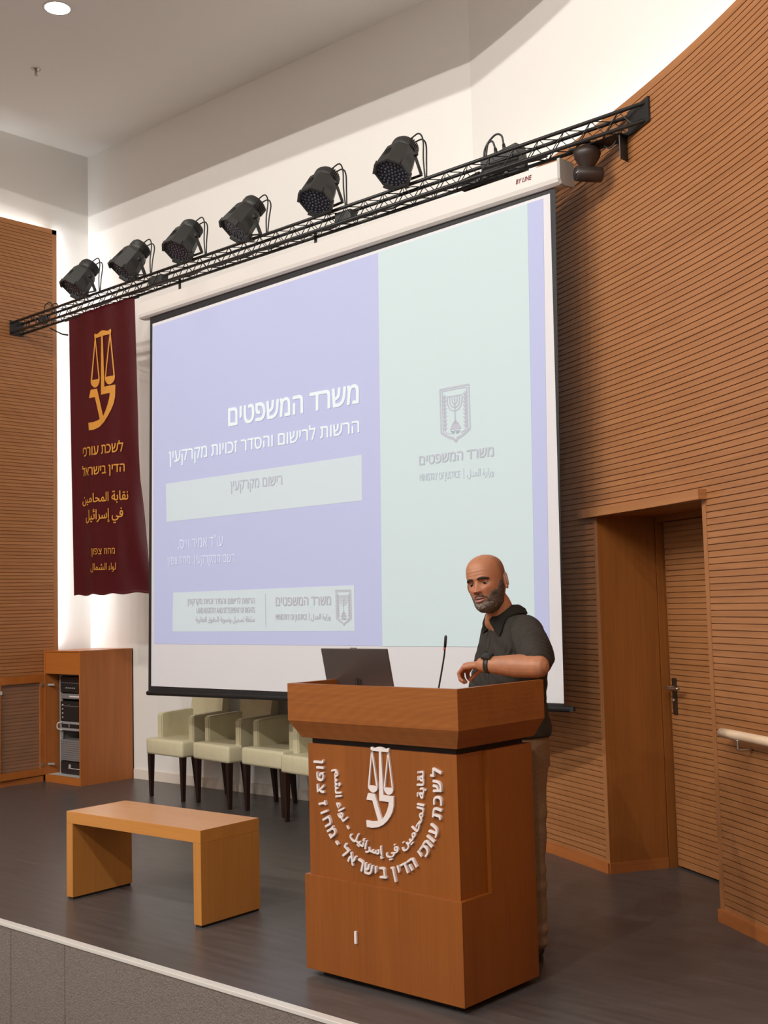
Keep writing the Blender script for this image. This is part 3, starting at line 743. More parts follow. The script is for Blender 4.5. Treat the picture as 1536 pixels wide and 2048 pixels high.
PARS = [(1.335, -0.12, 'black stage spotlight nearest the left wood wall, above the red banner'),
        (2.048, -0.26, 'black stage spotlight second from the left wood wall, above the screen corner'),
        (2.738, 0.02, 'black stage spotlight third from the left wood wall on the truss'),
        (3.425, -0.26, 'black stage spotlight fourth from the left, its dotted lens facing the room'),
        (4.21, 0.12, 'black stage spotlight fifth from the left, next to the biggest one'),
        (4.899, 0.05, 'black stage spotlight rightmost on the truss and largest in the photo')]
for p in PARS: par_light(*p)

# ------------------------------------------------------------------ camera under the truss
t = thing('ptz_camera', 'dark brown swivel video camera hanging under the truss right end', 'camera', (6.18, -1.05, 3.93))
b = NB(); box(b, -0.09, 0.24, -0.055, 0.055, 0.0, 0.006, Matrix.Translation((6.16, -1.05, 3.895))); box(b, -0.003, 0.003, -0.055, 0.055, -0.13, 0.0, Matrix.Translation((6.385, -1.05, 3.898)))
mp_ = obj('mount_bracket', b, M_black, t)
b = NB(); box(b, -0.002, 0.002, -0.03, 0.03, -0.08, -0.02, Matrix.Translation((6.381, -1.05, 3.87))); obj('bracket_window', b, M_jamb, mp_)
b = NB(); lathe(b, [(0.0, 0.0), (0.072, 0.0), (0.074, -0.03), (0.066, -0.05), (0.036, -0.098), (0.03, -0.11), (0, -0.11)], (6.155, -1.05, 3.893), (0, 0, 1), 28); obj('swivel_base', b, mat('camera_brown', (0.035, 0.022, 0.018), 0.4), t, True)
ax = Vector((0.60, 0.80, 0.0)).normalized()
cc = Vector((6.165, -1.06, 3.752))
b = NB(); lathe(b, [(0.034, -0.075), (0.040, -0.07), (0.042, 0.05), (0.040, 0.072), (0.03, 0.078), (0, 0.078)], cc, ax, 24); obj('barrel', b, M_jamb if False else MATS['camera_brown'], t, True)
b = NB(); lathe(b, [(0.033, -0.076), (0.028, -0.068), (0.018, -0.072), (0, -0.075)], cc, ax, 20); obj('lens', b, M_lens, t, True)
b = NB(); box(b, -0.014, 0.014, -0.02, 0.02, -0.02, 0.03, Matrix.Translation((6.16, -1.05, 3.795))); obj('neck', b, M_black, t)
b = NB(); tube(b, smooth_path([(6.25, -1.05, 3.89), (6.30, -1.06, 3.86), (6.34, -1.06, 3.885), (6.38, -1.05, 3.96)], 6), 0.005, 6); obj('cable', b, M_black, t, True)

# ================================================================== BANNER
def ban(x, z):
    """point of the hanging cloth; folds deepen towards the lower right corner"""
    h = (3.93 - z) / 2.3
    s = (x - 0.98) / 0.95
    y = -0.86 - 0.037 * x + 0.02
    y += 0.013 * sin(s * 9.0 + 0.6) * (0.4 + 0.6 * h) + 0.005 * sin(s * 21 + z * 1.3) + 0.003 * sin(s * 30 - z * 2.1) * max(0, h - 0.5)
    rgt = max(0.0, s - 0.74) / 0.26
    y += 0.05 * rgt * rgt * (0.35 + h) + 0.02 * rgt * sin(z * 7.0 + s * 16) * max(0, h - 0.4)
    return Vector((x, y, z))
ban_t = thing('wall_banner', 'long dark red satin banner with gold scales emblem hanging from the truss', 'banner', (1.45, -0.9, 3.94))
b = NB(); NX, NZ = 110, 90; g = []
for j in range(NZ + 1):
    z = 3.945 + (1.616 - 3.945) * j / NZ; h = j / NZ; row = []
    xl = 0.997 + 0.042 * h; xr = 1.925 + 0.02 * h + 0.075 * max(0, h - 0.62) / 0.38
    for i in range(NX + 1):
        x = xl + (xr - xl) * i / NX; row.append(b.verts.new(ban(x, z + 0.006 * sin(i * 0.22) * h)))
    g.append(row)
for j in range(NZ):
    for i in range(NX): b.faces.new((g[j][i], g[j][i + 1], g[j + 1][i + 1], g[j + 1][i]))
r = bmesh.ops.solidify(b, geom=b.faces[:], thickness=0.002)
obj('banner_cloth', b, M_ban, ban_t, True)
b = NB(); tube(b, [ban(0.93, 3.93) + Vector((0, 0.01, 0.0)), ban(1.97, 3.93) + Vector((0, -0.0, 0.0))], 0.009, 8); obj('banner_rod', b, M_black, ban_t)
b = NB(); tube(b, [ban(0.98, 3.80), ban(0.90, 3.82), ban(0.72, 3.90)], 0.007, 6); obj('banner_stay', b, M_black, ban_t)
EMB = {'beam': [(1.389, 3.714), (1.392, 3.732), (1.403, 3.735), (1.424, 3.725), (1.445, 3.727), (1.479, 3.737), (1.509, 3.741), (1.54, 3.737), (1.572, 3.727), (1.593, 3.725), (1.614, 3.735), (1.626, 3.732), (1.627, 3.714), (1.621, 3.694), (1.517, 3.695), (1.406, 3.696), (1.397, 3.697)],
       'body': [(1.498, 3.696), (1.523, 3.694), (1.541, 3.278), (1.673, 3.277), (1.669, 3.181), (1.652, 3.127), (1.622, 3.08), (1.58, 3.033), (1.529, 2.993), (1.461, 2.963), (1.384, 2.949), (1.315, 2.951), (1.307, 3.014), (1.376, 3.012), (1.428, 3.018), (1.464, 3.026), (1.396, 3.214), (1.317, 3.216), (1.341, 3.281), (1.427, 3.279), (1.516, 3.044), (1.551, 3.08), (1.581, 3.128), (1.603, 3.181), (1.609, 3.218), (1.486, 3.22)],
       'bowl': [(1.343, 3.36), (1.359, 3.358), (1.442, 3.356), (1.449, 3.363), (1.469, 3.36), (1.466, 3.334), (1.453, 3.31), (1.423, 3.293), (1.401, 3.291), (1.376, 3.3), (1.35, 3.323), (1.342, 3.344)],
       's1': [(1.396, 3.70), (1.41, 3.70), (1.361, 3.357), (1.343, 3.358)], 's2': [(1.396, 3.70), (1.41, 3.70), (1.469, 3.358), (1.449, 3.358)],
       'bowl2': [(1.548, 3.355), (1.564, 3.354), (1.644, 3.354), (1.653, 3.358), (1.668, 3.358), (1.667, 3.328), (1.654, 3.306), (1.629, 3.291), (1.604, 3.287), (1.579, 3.296), (1.559, 3.316), (1.549, 3.339)],
       's3': [(1.608, 3.696), (1.621, 3.696), (1.564, 3.356), (1.549, 3.356)], 's4': [(1.609, 3.696), (1.622, 3.696), (1.667, 3.356), (1.651, 3.356)]}
b = NB()
for pts in EMB.values():
    V2, T = fill_outline([pts]); vs = [b.verts.new((p.x, p.y, 0)) for p in V2]
    for t_ in T: b.faces.new([vs[k] for k in t_])
for _ in range(2):
    bmesh.ops.subdivide_edges(b, edges=[e for e in b.edges if e.calc_length() > 0.05], cuts=2)
    bmesh.ops.triangulate(b, faces=[f for f in b.faces if len(f.verts) > 3])
for v in b.verts: v.co = ban(v.co.x, v.co.y) + Vector((0, -0.006, 0))
obj('scales_emblem', b, M_gold, ban_t)
def ban_text(name, body, q, cap, bold):
    b = NB(); add_glyphs(b, body, quadmap(q, cap, lambda x, z, e: ban(x, z) + Vector((0, -0.007 - e * 0.05, 0))), bold); obj(name, b, M_gold, ban_t)
ban_text('hebrew_line', rtl('לשכת עורכי'), [(1.2, 2.748), (1.763, 2.735), (1.764, 2.804), (1.2, 2.819)], HEB, 0.016)
ban_text('hebrew_line', rtl('הדין בישראל'), [(1.185, 2.588), (1.778, 2.574), (1.779, 2.637), (1.186, 2.653)], HEB, 0.016)
ban_text('arabic_line', arabic('نقابة المحامين'), [(1.183, 2.365), (1.819, 2.35), (1.821, 2.425), (1.184, 2.438)], ARB, 0.02)
ban_text('arabic_line', arabic('في إسرائيل'), [(1.246, 2.223), (1.754, 2.217), (1.755, 2.293), (1.247, 2.303)], ARB, 0.02)
ban_text('hebrew_line', rtl('מחוז צפון'), [(1.347, 1.94), (1.66, 1.933), (1.66, 1.978), (1.347, 1.989)], HEB, 0.004)
ban_text('arabic_line', arabic('لواء الشمال'), [(1.332, 1.814), (1.67, 1.807), (1.671, 1.862), (1.333, 1.87)], ARB, 0.008)

# ================================================================== ARMCHAIRS
def make_chair():
    """origin under the seat front's left corner; x to the right, y to the wall"""
    t = thing('armchair', '', 'armchair', (0, 0, 0), 'armchairs under the screen')
    Wc = 0.50
    b = NB(); box(b, 0, Wc, 0.0, 0.46, 0.335, 0.462, bev=0.022); obj('seat', b, M_cream, t, True)
    for s, x in ((0, 0.0), (1, Wc - 0.068)):
        b = NB(); pts = [(0.11, 0.42), (0.11, 0.642), (0.125, 0.652), (0.40, 0.668), (0.46, 0.655), (0.46, 0.42)]
        A = [b.verts.new((x, y, z)) for y, z in pts]; B = [b.verts.new((x + 0.068, y, z)) for y, z in pts]
        b.faces.new(A); b.faces.new(B[::-1])
        for i in range(len(pts)): b.faces.new((A[i], B[i], B[(i + 1) % len(pts)], A[(i + 1) % len(pts)]))
        bmesh.ops.recalc_face_normals(b, faces=b.faces)
        bmesh.ops.bevel(b, geom=b.edges[:], offset=0.008, segments=2, affect='EDGES')
        obj('armrest', b, M_cream, t)
    b = NB(); n = 10; F = []; K = []
    for j in range(n + 1):
        h = j / n; z = 0.40 + 0.50 * h; y = 0.40 + 0.055 * h * h; th = 0.085 - 0.03 * h
        inset = 0.012 * h
        F.append([b.verts.new((0.03 + inset + (Wc - 0.06 - 2 * inset) * i / 8, y - 0.015 * sin(pi * i / 8) * -1, z)) for i in range(9)])
        K.append([b.verts.new((0.03 + inset + (Wc - 0.06 - 2 * inset) * i / 8, y + th, z)) for i in range(9)])
    for j in range(n):
        for i in range(8):
            b.faces.new((F[j][i], F[j][i + 1], F[j + 1][i + 1], F[j + 1][i])); b.faces.new((K[j][i], K[j + 1][i], K[j + 1][i + 1], K[j][i + 1]))
        b.faces.new((F[j][0], F[j + 1][0], K[j + 1][0], K[j][0])); b.faces.new((F[j][8], K[j][8], K[j + 1][8], F[j + 1][8]))
    for i in range(8): b.faces.new((F[n][i], F[n][i + 1], K[n][i + 1], K[n][i])); b.faces.new((F[0][i], K[0][i], K[0][i + 1], F[0][i + 1]))
    obj('backrest', b, M_cream, t)
    for x, y, dx, dy in ((0.03, 0.03, 0, 0), (Wc - 0.03, 0.03, 0, 0), (0.045, 0.43, 0.0, 0.03), (Wc - 0.045, 0.43, 0.0, 0.03)):
        b = NB(); R0, R1 = 0.021, 0.0125
        lo = [b.verts.new((x + dx + R1 * i, y + dy + R1 * j, 0.0)) for i, j in ((-1, -1), (1, -1), (1, 1), (-1, 1))]
        hi = [b.verts.new((x + R0 * i, y + R0 * j, 0.345)) for i, j in ((-1, -1), (1, -1), (1, 1), (-1, 1))]
        b.faces.new(lo[::-1]); b.faces.new(hi)
        for k in range(4): b.faces.new((lo[k], lo[(k + 1) % 4], hi[(k + 1) % 4], hi[k]))
        obj('leg', b, M_leg, t)
    return t
ch0 = make_chair()
CH = [(1.578, -0.566, -4, 'cream leather armchair nearest the wooden equipment cabinet'), (2.158, -0.562, -8, 'cream leather armchair second from the cabinet, shaded by the screen'),
      (2.752, -0.592, -6, 'cream leather armchair third from the cabinet'), (3.325, -0.737, -7, 'cream leather armchair half hidden behind the lectern')]
for i, (x, y, a, lab) in enumerate(CH):
    c = ch0 if i == 0 else copy_tree(ch0)
    c.location = (x, y, 0); c.rotation_euler = (0, 0, radians(a)); c['label'] = lab

# ================================================================== LOW TABLE
t = thing('low_table', 'low honey coloured wooden table with slab sides on the stage', 'table', (3.978, -2.878, 0))
t.rotation_euler = (0, 0, radians(2.7))
def lobj(name, b, m, parent):
    me = bpy.data.meshes.new(name); bmesh.ops.recalc_face_normals(b, faces=b.faces); b.to_mesh(me); b.free()
    o = bpy.data.objects.new(name, me); COL.objects.link(o); o.parent = parent; me.materials.append(m); return o
BW, BD, BH, BT = 1.03, 0.385, 0.447, 0.060
lobj('top', box(NB(), 0, BW, 0, BD, BH - BT, BH, bev=0.0015), M_bench, t)
M_benchv = wood('table_side_veneer', (0.44, 0.175, 0.034), (0.52, 0.220, 0.047), 'z', 0.30)
for x in (0, BW - 0.052):
    s_ = lobj('side_panel', box(NB(), x, x + 0.052, 0, BD, 0.012, BH - BT), M_benchv, t)
    lobj('foot_strip', box(NB(), x + 0.006, x + 0.046, 0.006, BD - 0.006, 0.0, 0.012), M_dark, s_)

# ================================================================== LECTERN
lec = thing('lectern', 'tall orange-brown wooden lectern with white raised lettering and scales emblem', 'lectern', (6.29, -2.775, 0))
PX0, PX1, PY0, PY1 = 5.887, 6.695, -3.012, -2.54
obj('plinth', box(NB(), PX0 + 0.05, PX1 - 0.05, PY0 + 0.05, PY1 - 0.05, 0, 0.03), M_dark, lec)
b = NB(); box(b, PX0, PX1, PY0, PY1, 0.025, 0.398, bev=0.0012); obj('base', b, M_pod, lec)
b = NB(); box(b, PX0, PX1, -2.83, PY1, 0.398, 0.922); obj('rear_body', b, M_pod, lec)
b = NB(); box(b, PX0 + 0.017, PX1 - 0.017, PY0 + 0.017, -2.83, 0.398, 0.922); fp = obj('front_panel', b, M_pod, lec)
b = NB(); box(b, PX0 + 0.03, PX1 - 0.03, PY0 + 0.03, PY1 - 0.02, 0.922, 0.948); obj('shadow_gap', b, M_dark, lec)
b = NB()                                    # flared top box, open towards the speaker
OX0, OX1, OY0, OY1 = 5.848, 6.735, -3.052, -2.50
lo = [(PX0, PY0), (PX1, PY0), (PX1, PY1 + 0.02), (PX0, PY1 + 0.02)]; hi = [(OX0, OY0), (OX1, OY0), (OX1, OY1), (OX0, OY1)]
L0 = [b.verts.new((x, y, 0.946)) for x, y in lo]; L1 = [b.verts.new((x, y, 1.017)) for x, y in hi]; L2 = [b.verts.new((x, y, 1.06)) for x, y in hi]
b.faces.new(L0[::-1]); b.faces.new(L2)
for A, B in ((L0, L1), (L1, L2)):
    for k in range(4): b.faces.new((A[k], A[(k + 1) % 4], B[(k + 1) % 4], B[k]))
obj('top_box', b, M_podt, lec)
b = NB(); tk = 0.022
box(b, OX0, OX1, OY0, OY0 + tk, 1.06, 1.167); box(b, OX0, OX0 + tk, OY0 + tk, OY1, 1.06, 1.167); box(b, OX1 - tk, OX1, OY0 + tk, OY1, 1.06, 1.167)
obj('rim', b, M_podt, lec)
b = NB(); box(b, OX0 + tk, OX1 - tk, OY0 + tk, OY1 - 0.01, 1.058, 1.0625); obj('desk_surface', b, M_bench, lec)
# raised letters and emblem on the front panel
FY = PY0 + 0.017
b = NB()
for pts in EMB.values():
    q = [(6.2985 + (x - 1.490) * 0.400 + 0.0, 0.617 + (z - 2.949) * 0.3965) for x, z in pts]
    prism(b, q, FY - 0.008, FY + 0.001, 'xz')
obj('scales_emblem', b, M_letter, fp)
OUT = [('ל', 6.584, 0.853), ('ש', 6.591, 0.803), ('כ', 6.591, 0.751), ('ת', 6.587, 0.704), ('ע', 6.574, 0.637), ('ו', 6.562, 0.602), ('ר', 6.541, 0.575), ('כ', 6.528, 0.556), ('י', 6.507, 0.537), ('ה', 6.458, 0.503), ('ד', 6.420, 0.484), ('י', 6.390, 0.472), ('ן', 6.363, 0.451), ('ב', 6.308, 0.449),
       ('י', 6.271, 0.455), ('ש', 6.232, 0.453), ('ר', 6.188, 0.463), ('א', 6.143, 0.480), ('ל', 6.106, 0.505), ('-', 6.062, 0.535), ('מ', 6.028, 0.571), ('ח', 6.009, 0.615), ('ו', 5.994, 0.652), ('ז', 5.983, 0.685), ('צ', 5.981, 0.745), ('פ', 5.979, 0.792), ('ו', 5.980, 0.828), ('ן', 5.978, 0.853)]
b = NB(); CX, CZ_, RO = 6.285, 0.757, 0.305
LS = 0.0395 / HEB
hgt = 0.036
for ch, lx, lz in OUT:
    ang = math.atan2(lz - CZ_, lx - CX)
    if ang > radians(19): a2 = ang
    V, Fc = glyphs(ch, 0.026, 0.08)
    gx = (min(v.x for v in V) + max(v.x for v in V)) / 2
    rot = ang + pi / 2; cr, sr = cos(rot), sin(rot)
    if lz > CZ_: rot = pi / 2 if lx > CX else -pi / 2; cr, sr = cos(rot), sin(rot)
    px, pz = (CX + RO * cos(ang), CZ_ + RO * sin(ang)) if lz <= CZ_ else (CX + (RO if lx > CX else -RO), lz)
    vs = []
    for v in V:
        x = (v.x - gx) * LS; y = (v.y - HEB / 2) * LS
        vs.append(b.verts.new((px + x * cr - y * sr, FY - 0.004 - v.z * LS, pz + x * sr + y * cr)))
    for f in Fc:
        try: b.faces.new([vs[i] for i in f])
        except ValueError: pass
obj('hebrew_lettering', b, M_letter, fp)
b = NB()
def bend(s, y, z):
    a0, a1 = radians(-200.0), radians(27.0)
    a = a0 + (a1 - a0) * s; r = 0.219 - (y - 0.27) * 0.047
    cx, cz = 6.292, 0.751
    if a > 0: return (cx + r, FY - 0.004 - z * 0.047, cz + 0.219 * a)
    if a < -pi: return (cx - r, FY - 0.004 - z * 0.047, cz + 0.219 * (-pi - a))
    return (cx + r * cos(a), FY - 0.004 - z * 0.047, cz + r * sin(a))
add_glyphs(b, arabic('نقابة المحامين في إسرائيل - لواء الشمـ'.replace('ـ', '')), bend, 0.028, 0.08)
obj('arabic_lettering', b, M_letter, fp)
b = NB(); box(b, 6.163, 6.1745, PY0 - 0.008, PY0 + 0.001, 0.167, 0.214); sx_ = obj('fallen_letter', b, M_letter, lec)

# laptop and microphone on the lectern
lap = thing('laptop', 'dark silver laptop with raised lid seen from behind on the lectern', 'laptop', (6.0, -2.70, 1.0625))
LXa, LXb = 5.806, 6.186
hy, hz = -2.757, 1.072
b = NB(); box(b, LXa, LXb, hy - 0.004, hy + 0.235, 1.0635, 1.078, bev=0.004); obj('keyboard_base', b, M_lap, lap)
LM = Matrix.Translation((0, hy, hz)) @ Matrix.Rotation(radians(12.6), 4, 'X')
b = NB(); box(b, LXa, LXb, -0.004, 0.003, 0.0, 0.2325, LM, 0.003); lid = obj('lid', b, M_lap, lap)
b = NB(); box(b, LXa + 0.008, LXb - 0.008, 0.003, 0.0042, 0.012, 0.226, LM); obj('display', b, M_lapk, lid)
b = NB(); cx = (LXa + LXb) / 2
for k in range(24):
    a, a2 = 2 * pi * k / 24, 2 * pi * (k + 1) / 24
    b.faces.new([b.verts.new(LM @ Vector((cx + r * cos(t_), -0.0048, 0.085 + r * sin(t_)))) for r, t_ in ((0.021, a), (0.021, a2), (0.0195, a2), (0.0195, a))])
for x0_, z0_, z1_ in ((-0.009, 0.066, 0.104), (-0.001, 0.072, 0.100), (0.007, 0.066, 0.098)):
    b.faces.new([b.verts.new(LM @ Vector((cx + x, -0.0049, z))) for x, z in ((x0_ - 0.0015, z0_), (x0_ + 0.0025, z0_), (x0_ + 0.0065, z1_), (x0_ + 0.0025, z1_))])
obj('logo', b, M_lapk, lid)
b = NB(); box(b, cx - 0.018, cx + 0.018, -0.002, 0.002, 0.2325, 0.236, LM); obj('lid_notch', b, M_steel, lid)
mic = thing('gooseneck_microphone', 'thin black gooseneck microphone standing on the lectern desk', 'microphone', (6.382, -2.75, 1.0625))
b = NB(); lathe(b, [(0, 0), (0.028, 0), (0.028, 0.008), (0.012, 0.02), (0, 0.02)], (6.382, -2.75, 1.0625)); obj('mic_base', b, M_black, mic, True)
b = NB(); tube(b, smooth_path([(6.382, -2.75, 1.075), (6.405, -2.75, 1.148), (6.436, -2.75, 1.268), (6.440, -2.75, 1.300)], 6), 0.0034, 8); obj('gooseneck', b, M_black, mic, True)
b = NB(); tube(b, [(6.440, -2.75, 1.30), (6.442, -2.75, 1.305), (6.447, -2.75, 1.345), (6.4475, -2.75, 1.351)], [0.003, 0.0055, 0.0058, 0.003], 10); obj('mic_head', b, M_black, mic, True)
b = NB(); tube(b, [(6.4395, -2.75, 1.293), (6.4402, -2.75, 1.303)], 0.0048, 10); obj('light_ring', b, M_red, mic, True)

# ================================================================== CABINET AND RACK
cab = thing('equipment_cabinet', 'wooden equipment cabinet in the corner with its glazed door swung open', 'cabinet', (0.37, -0.28, 0))
CX0, CX1, CY0, CH_ = 0.088, 0.651, -0.553, 1.148
b = NB()
box(b, CX1 - 0.02, CX1, CY0, -0.002, 0, CH_ - 0.012)
side = obj('side_panel', b, M_cab, cab)
obj('side_panel', box(NB(), CX0, CX0 + 0.02, CY0, -0.002, 0, CH_ - 0.012), M_cab, cab)
obj('back_panel', box(NB(), CX0, CX1, -0.012, -0.002, 0, CH_ - 0.012), M_cab, cab)
M_cabx = wood('cabinet_front_veneer', (0.37, 0.110, 0.019), (0.46, 0.145, 0.027), 'x', 0.36)
obj('top_panel', box(NB(), CX0 - 0.002, CX1, CY0, -0.002, CH_ - 0.012, CH_), M_cabx, cab)
obj('fascia', box(NB(), CX0 + 0.02, CX1 - 0.002, CY0 + 0.004, CY0 + 0.022, 0.945, CH_ - 0.016), M_cabx, cab)
obj('shelf', box(NB(), CX0 + 0.02, CX1 - 0.02, CY0 + 0.022, -0.012, 0.945, 0.96), M_cab, cab)
obj('plinth', box(NB(), CX0, CX1 - 0.02, CY0, CY0 + 0.02, 0, 0.062), M_cabx, cab)
obj('bottom_panel', box(NB(), CX0 + 0.02, CX1 - 0.02, CY0 + 0.02, -0.012, 0.045, 0.062), M_silver, cab)
# door swung out against the cladding: local x along the leaf from the hinge
DM = Matrix.Translation((CX0 + 0.012, CY0 + 0.002, 0)) @ Matrix.Rotation(radians(-86), 4, 'Z')
def dbox(b, x0, x1, y0, y1, z0, z1): return box(b, x0, x1, y0, y1, z0, z1, DM)
b = NB(); DW = 0.50
dbox(b, 0, DW, -0.02, 0, 0.87, 0.937); dbox(b, 0, DW, -0.02, 0, 0.058, 0.118); dbox(b, 0, 0.048, -0.02, 0, 0.118, 0.87); dbox(b, DW - 0.05, DW, -0.02, 0, 0.118, 0.87)
dr = obj('door', b, M_cabx, cab)
b = NB(); dbox(b, 0.048, DW - 0.05, -0.012, -0.008, 0.118, 0.87); obj('glass_pane', b, M_glass, dr)
b = NB(); dbox(b, DW - 0.055, DW - 0.03, -0.0, 0.012, 0.79, 0.82); obj('door_catch', b, M_silver, dr)
for z in (0.845, 0.150):
    b = NB(); lathe(b, [(0.017, 0), (0.017, 0.006), (0, 0.006)], DM @ Vector((0.026, 0.0, z)), DM.to_3x3() @ Vector((0, 1, 0)), 14)
    box(b, 0.0, 0.06, -0.008, 0.004, -0.008, 0.008, Matrix.Translation((CX0 + 0.02, CY0 + 0.03, z)) @ Matrix.Rotation(radians(35), 4, 'Z')); obj('hinge', b, M_zinc, dr)
# rack inside
rk = thing('equipment_rack', 'grey steel equipment rack frame inside the wooden cabinet', 'rack', (0.37, -0.24, 0.062))
RX0, RX1, RY = 0.135, 0.615, -0.43
for x in (RX0, RX1 - 0.05):
    b = NB(); box(b, x, x + 0.05, RY, RY + 0.012, 0.0625, 0.93); box(b, x, x + 0.008, RY, RY + 0.36, 0.0625, 0.93); up_ = obj('upright', b, M_rack, rk)
    b = NB()
    for k in range(40): box(b, x + 0.036, x + 0.042, RY - 0.001, RY + 0.001, 0.09 + k * 0.0205, 0.098 + k * 0.0205)
    obj('mounting_holes', b, M_dark, up_)
b = NB(); box(b, RX0, RX1, RY + 0.34, RY + 0.36, 0.0625, 0.93); obj('rear_panel', b, M_rackd, rk)
b = NB(); box(b, RX0, RX1, RY, RY + 0.36, 0.925, 0.942); obj('rack_top', b, M_rack, rk)
DX0, DX1 = RX0 + 0.043, RX1 - 0.043
def device(name, z0, z1, m, label, extra=None, front=0.012, cat='rack unit'):
    t = thing(name, label, cat, ((DX0 + DX1) / 2, RY + 0.15, z0), 'devices in the equipment rack')
    b = NB(); box(b, DX0, DX1, RY - front, RY + 0.3, z0, z1, bev=0.003); obj('chassis', b, m, t)
    if extra: extra(t, RY - front)
    return t
def knobs(t, y):
    for k in range(5):
        b = NB(); lathe(b, [(0.006, 0), (0.005, 0.006), (0, 0.006)], (0.27 + k * 0.032, y, 0.815), (0, -1, 0), 10); obj('knob', b, M_silver, t)
    b = NB(); box(b, DX0 + 0.02, DX1 - 0.02, y - 0.001, y, 0.858, 0.861); obj('panel_line', b, M_perf, t)
def lbl(t, y): b = NB(); box(b, 0.32, 0.52, y - 0.002, y, 0.735, 0.748); obj('label_strip', b, M_letter, t)
def leds(t, y):
    for k in range(4):
        b = NB(); lathe(b, [(0.007, 0), (0.006, 0.006), (0, 0.007)], (0.215, y, 0.555 + k * 0.037), (0, -1, 0), 10); obj('front_screw', b, M_silver, t)
    b = NB(); box(b, DX0 + 0.01, DX1 - 0.01, y - 0.001, y, 0.655, 0.659); box(b, 0.30, 0.32, y - 0.001, y, 0.668, 0.672); obj('panel_line', b, M_perf, t)
def grip(t, y):
    b = NB(); box(b, DX0 + 0.02, DX1 - 0.02, y - 0.002, y, 0.465, 0.50); obj('dark_window', b, M_rackd, t)
    b = NB(); tube(b, smooth_path([(0.21, y, 0.515), (0.185, y - 0.03, 0.505), (0.178, y - 0.035, 0.48), (0.185, y - 0.03, 0.455), (0.21, y, 0.445)], 6), 0.006, 8); obj('handle', b, M_silver, t, True)
    b = NB(); tube(b, [(0.31 + 0.011 * cos(a), y - 0.004, 0.482 + 0.011 * sin(a)) for a in [-1.6 + 0.3 * k for k in range(13)]], 0.002, 6); obj('bright_mark', b, M_silver, t)
def perf(t, y):
    b = NB()
    for i in range(22):
        for j in range(9): box(b, DX0 + 0.012 + i * 0.0172, DX0 + 0.019 + i * 0.0172, y - 0.0006, y, 0.192 + j * 0.0185, 0.198 + j * 0.0185)
    obj('perforations', b, M_dark, t)
def sock(t, y): b = NB(); box(b, 0.32, 0.335, y - 0.012, y, 0.118, 0.15); box(b, 0.30, 0.50, y - 0.002, y, 0.112, 0.118); obj('plug', b, M_silver, t)
device('audio_mixer', 0.775, 0.915, M_rackd, 'black rack unit with a row of small knobs, topmost in the cabinet rack', knobs, cat='audio unit')
device('network_switch', 0.720, 0.765, M_perf, 'slim grey rack unit with a white label strip under the knob unit', lbl)
device('power_amplifier', 0.525, 0.698, M_rackd, 'large black amplifier with a column of bright screws in the rack middle', leds, cat='amplifier')
device('drawer_unit', 0.442, 0.52, M_rack, 'grey rack unit with a curved handle and dark window', grip)
device('vent_panel', 0.18, 0.36, M_perf, 'grey perforated vent panel low in the rack', perf, cat='vent panel')
device('power_strip', 0.066, 0.172, M_rackd, 'black bottom rack unit with a small silver plug', sock)

# ================================================================== HANDRAIL
hr = thing('handrail', 'pale round wooden handrail on steel brackets along the right wood wall', 'handrail', (6.985, -1.488, 0.874))
RP = phi_of(6.985, -1.488)
b = NB(); tube(b, [(*arc(RP - 0.6 * k, AR - 0.068), 0.874) for k in range(36)], 0.021, 14); obj('rail', b, M_rail, hr, True)
for p in (phi_of(7.10, -1.56), phi_of(8.3, -2.48), phi_of(9.3, -3.6)):
    b = NB(); tube(b, smooth_path([(*arc(p, AR - 0.068), 0.86), (*arc(p, AR - 0.068), 0.825), (*arc(p, AR - 0.062), 0.812), (*arc(p, AR - 0.0), 0.810)], 5), 0.006, 8)
    box(b, -0.02, 0.02, -0.012, 0.012, 0.0, 0.003, Matrix.Translation((*arc(p, AR - 0.068), 0.852)) @ Matrix.Rotation(radians(p + 90), 4, 'Z'))
    obj('bracket', b, M_steel, hr, True)

# ================================================================== SPEAKER
man = thing('person', 'bald bearded man in dark short-sleeved shirt leaning one elbow on the lectern', 'person', (6.42, -2.30, 0.0))
def lerp(a, b, t): return a + (b - a) * t
HZ = [(-0.010, 0.004, -0.030, -0.010), (-0.006, 0.024, -0.066, 0.0), (0.002, 0.034, -0.082, 0.012), (0.012, 0.044, -0.090, 0.025), (0.030, 0.055, -0.092, 0.045), (0.050, 0.0625, -0.091, 0.062), (0.075, 0.0685, -0.092, 0.078),
      (0.100, 0.0725, -0.0925, 0.089), (0.125, 0.0755, -0.093, 0.096), (0.150, 0.0765, -0.095, 0.098), (0.175, 0.0745, -0.091, 0.096), (0.195, 0.069, -0.082, 0.090), (0.212, 0.058, -0.067, 0.077), (0.224, 0.043, -0.048, 0.060), (0.232, 0.026, -0.027, 0.040), (0.2365, 0.004, 0.002, 0.014)]
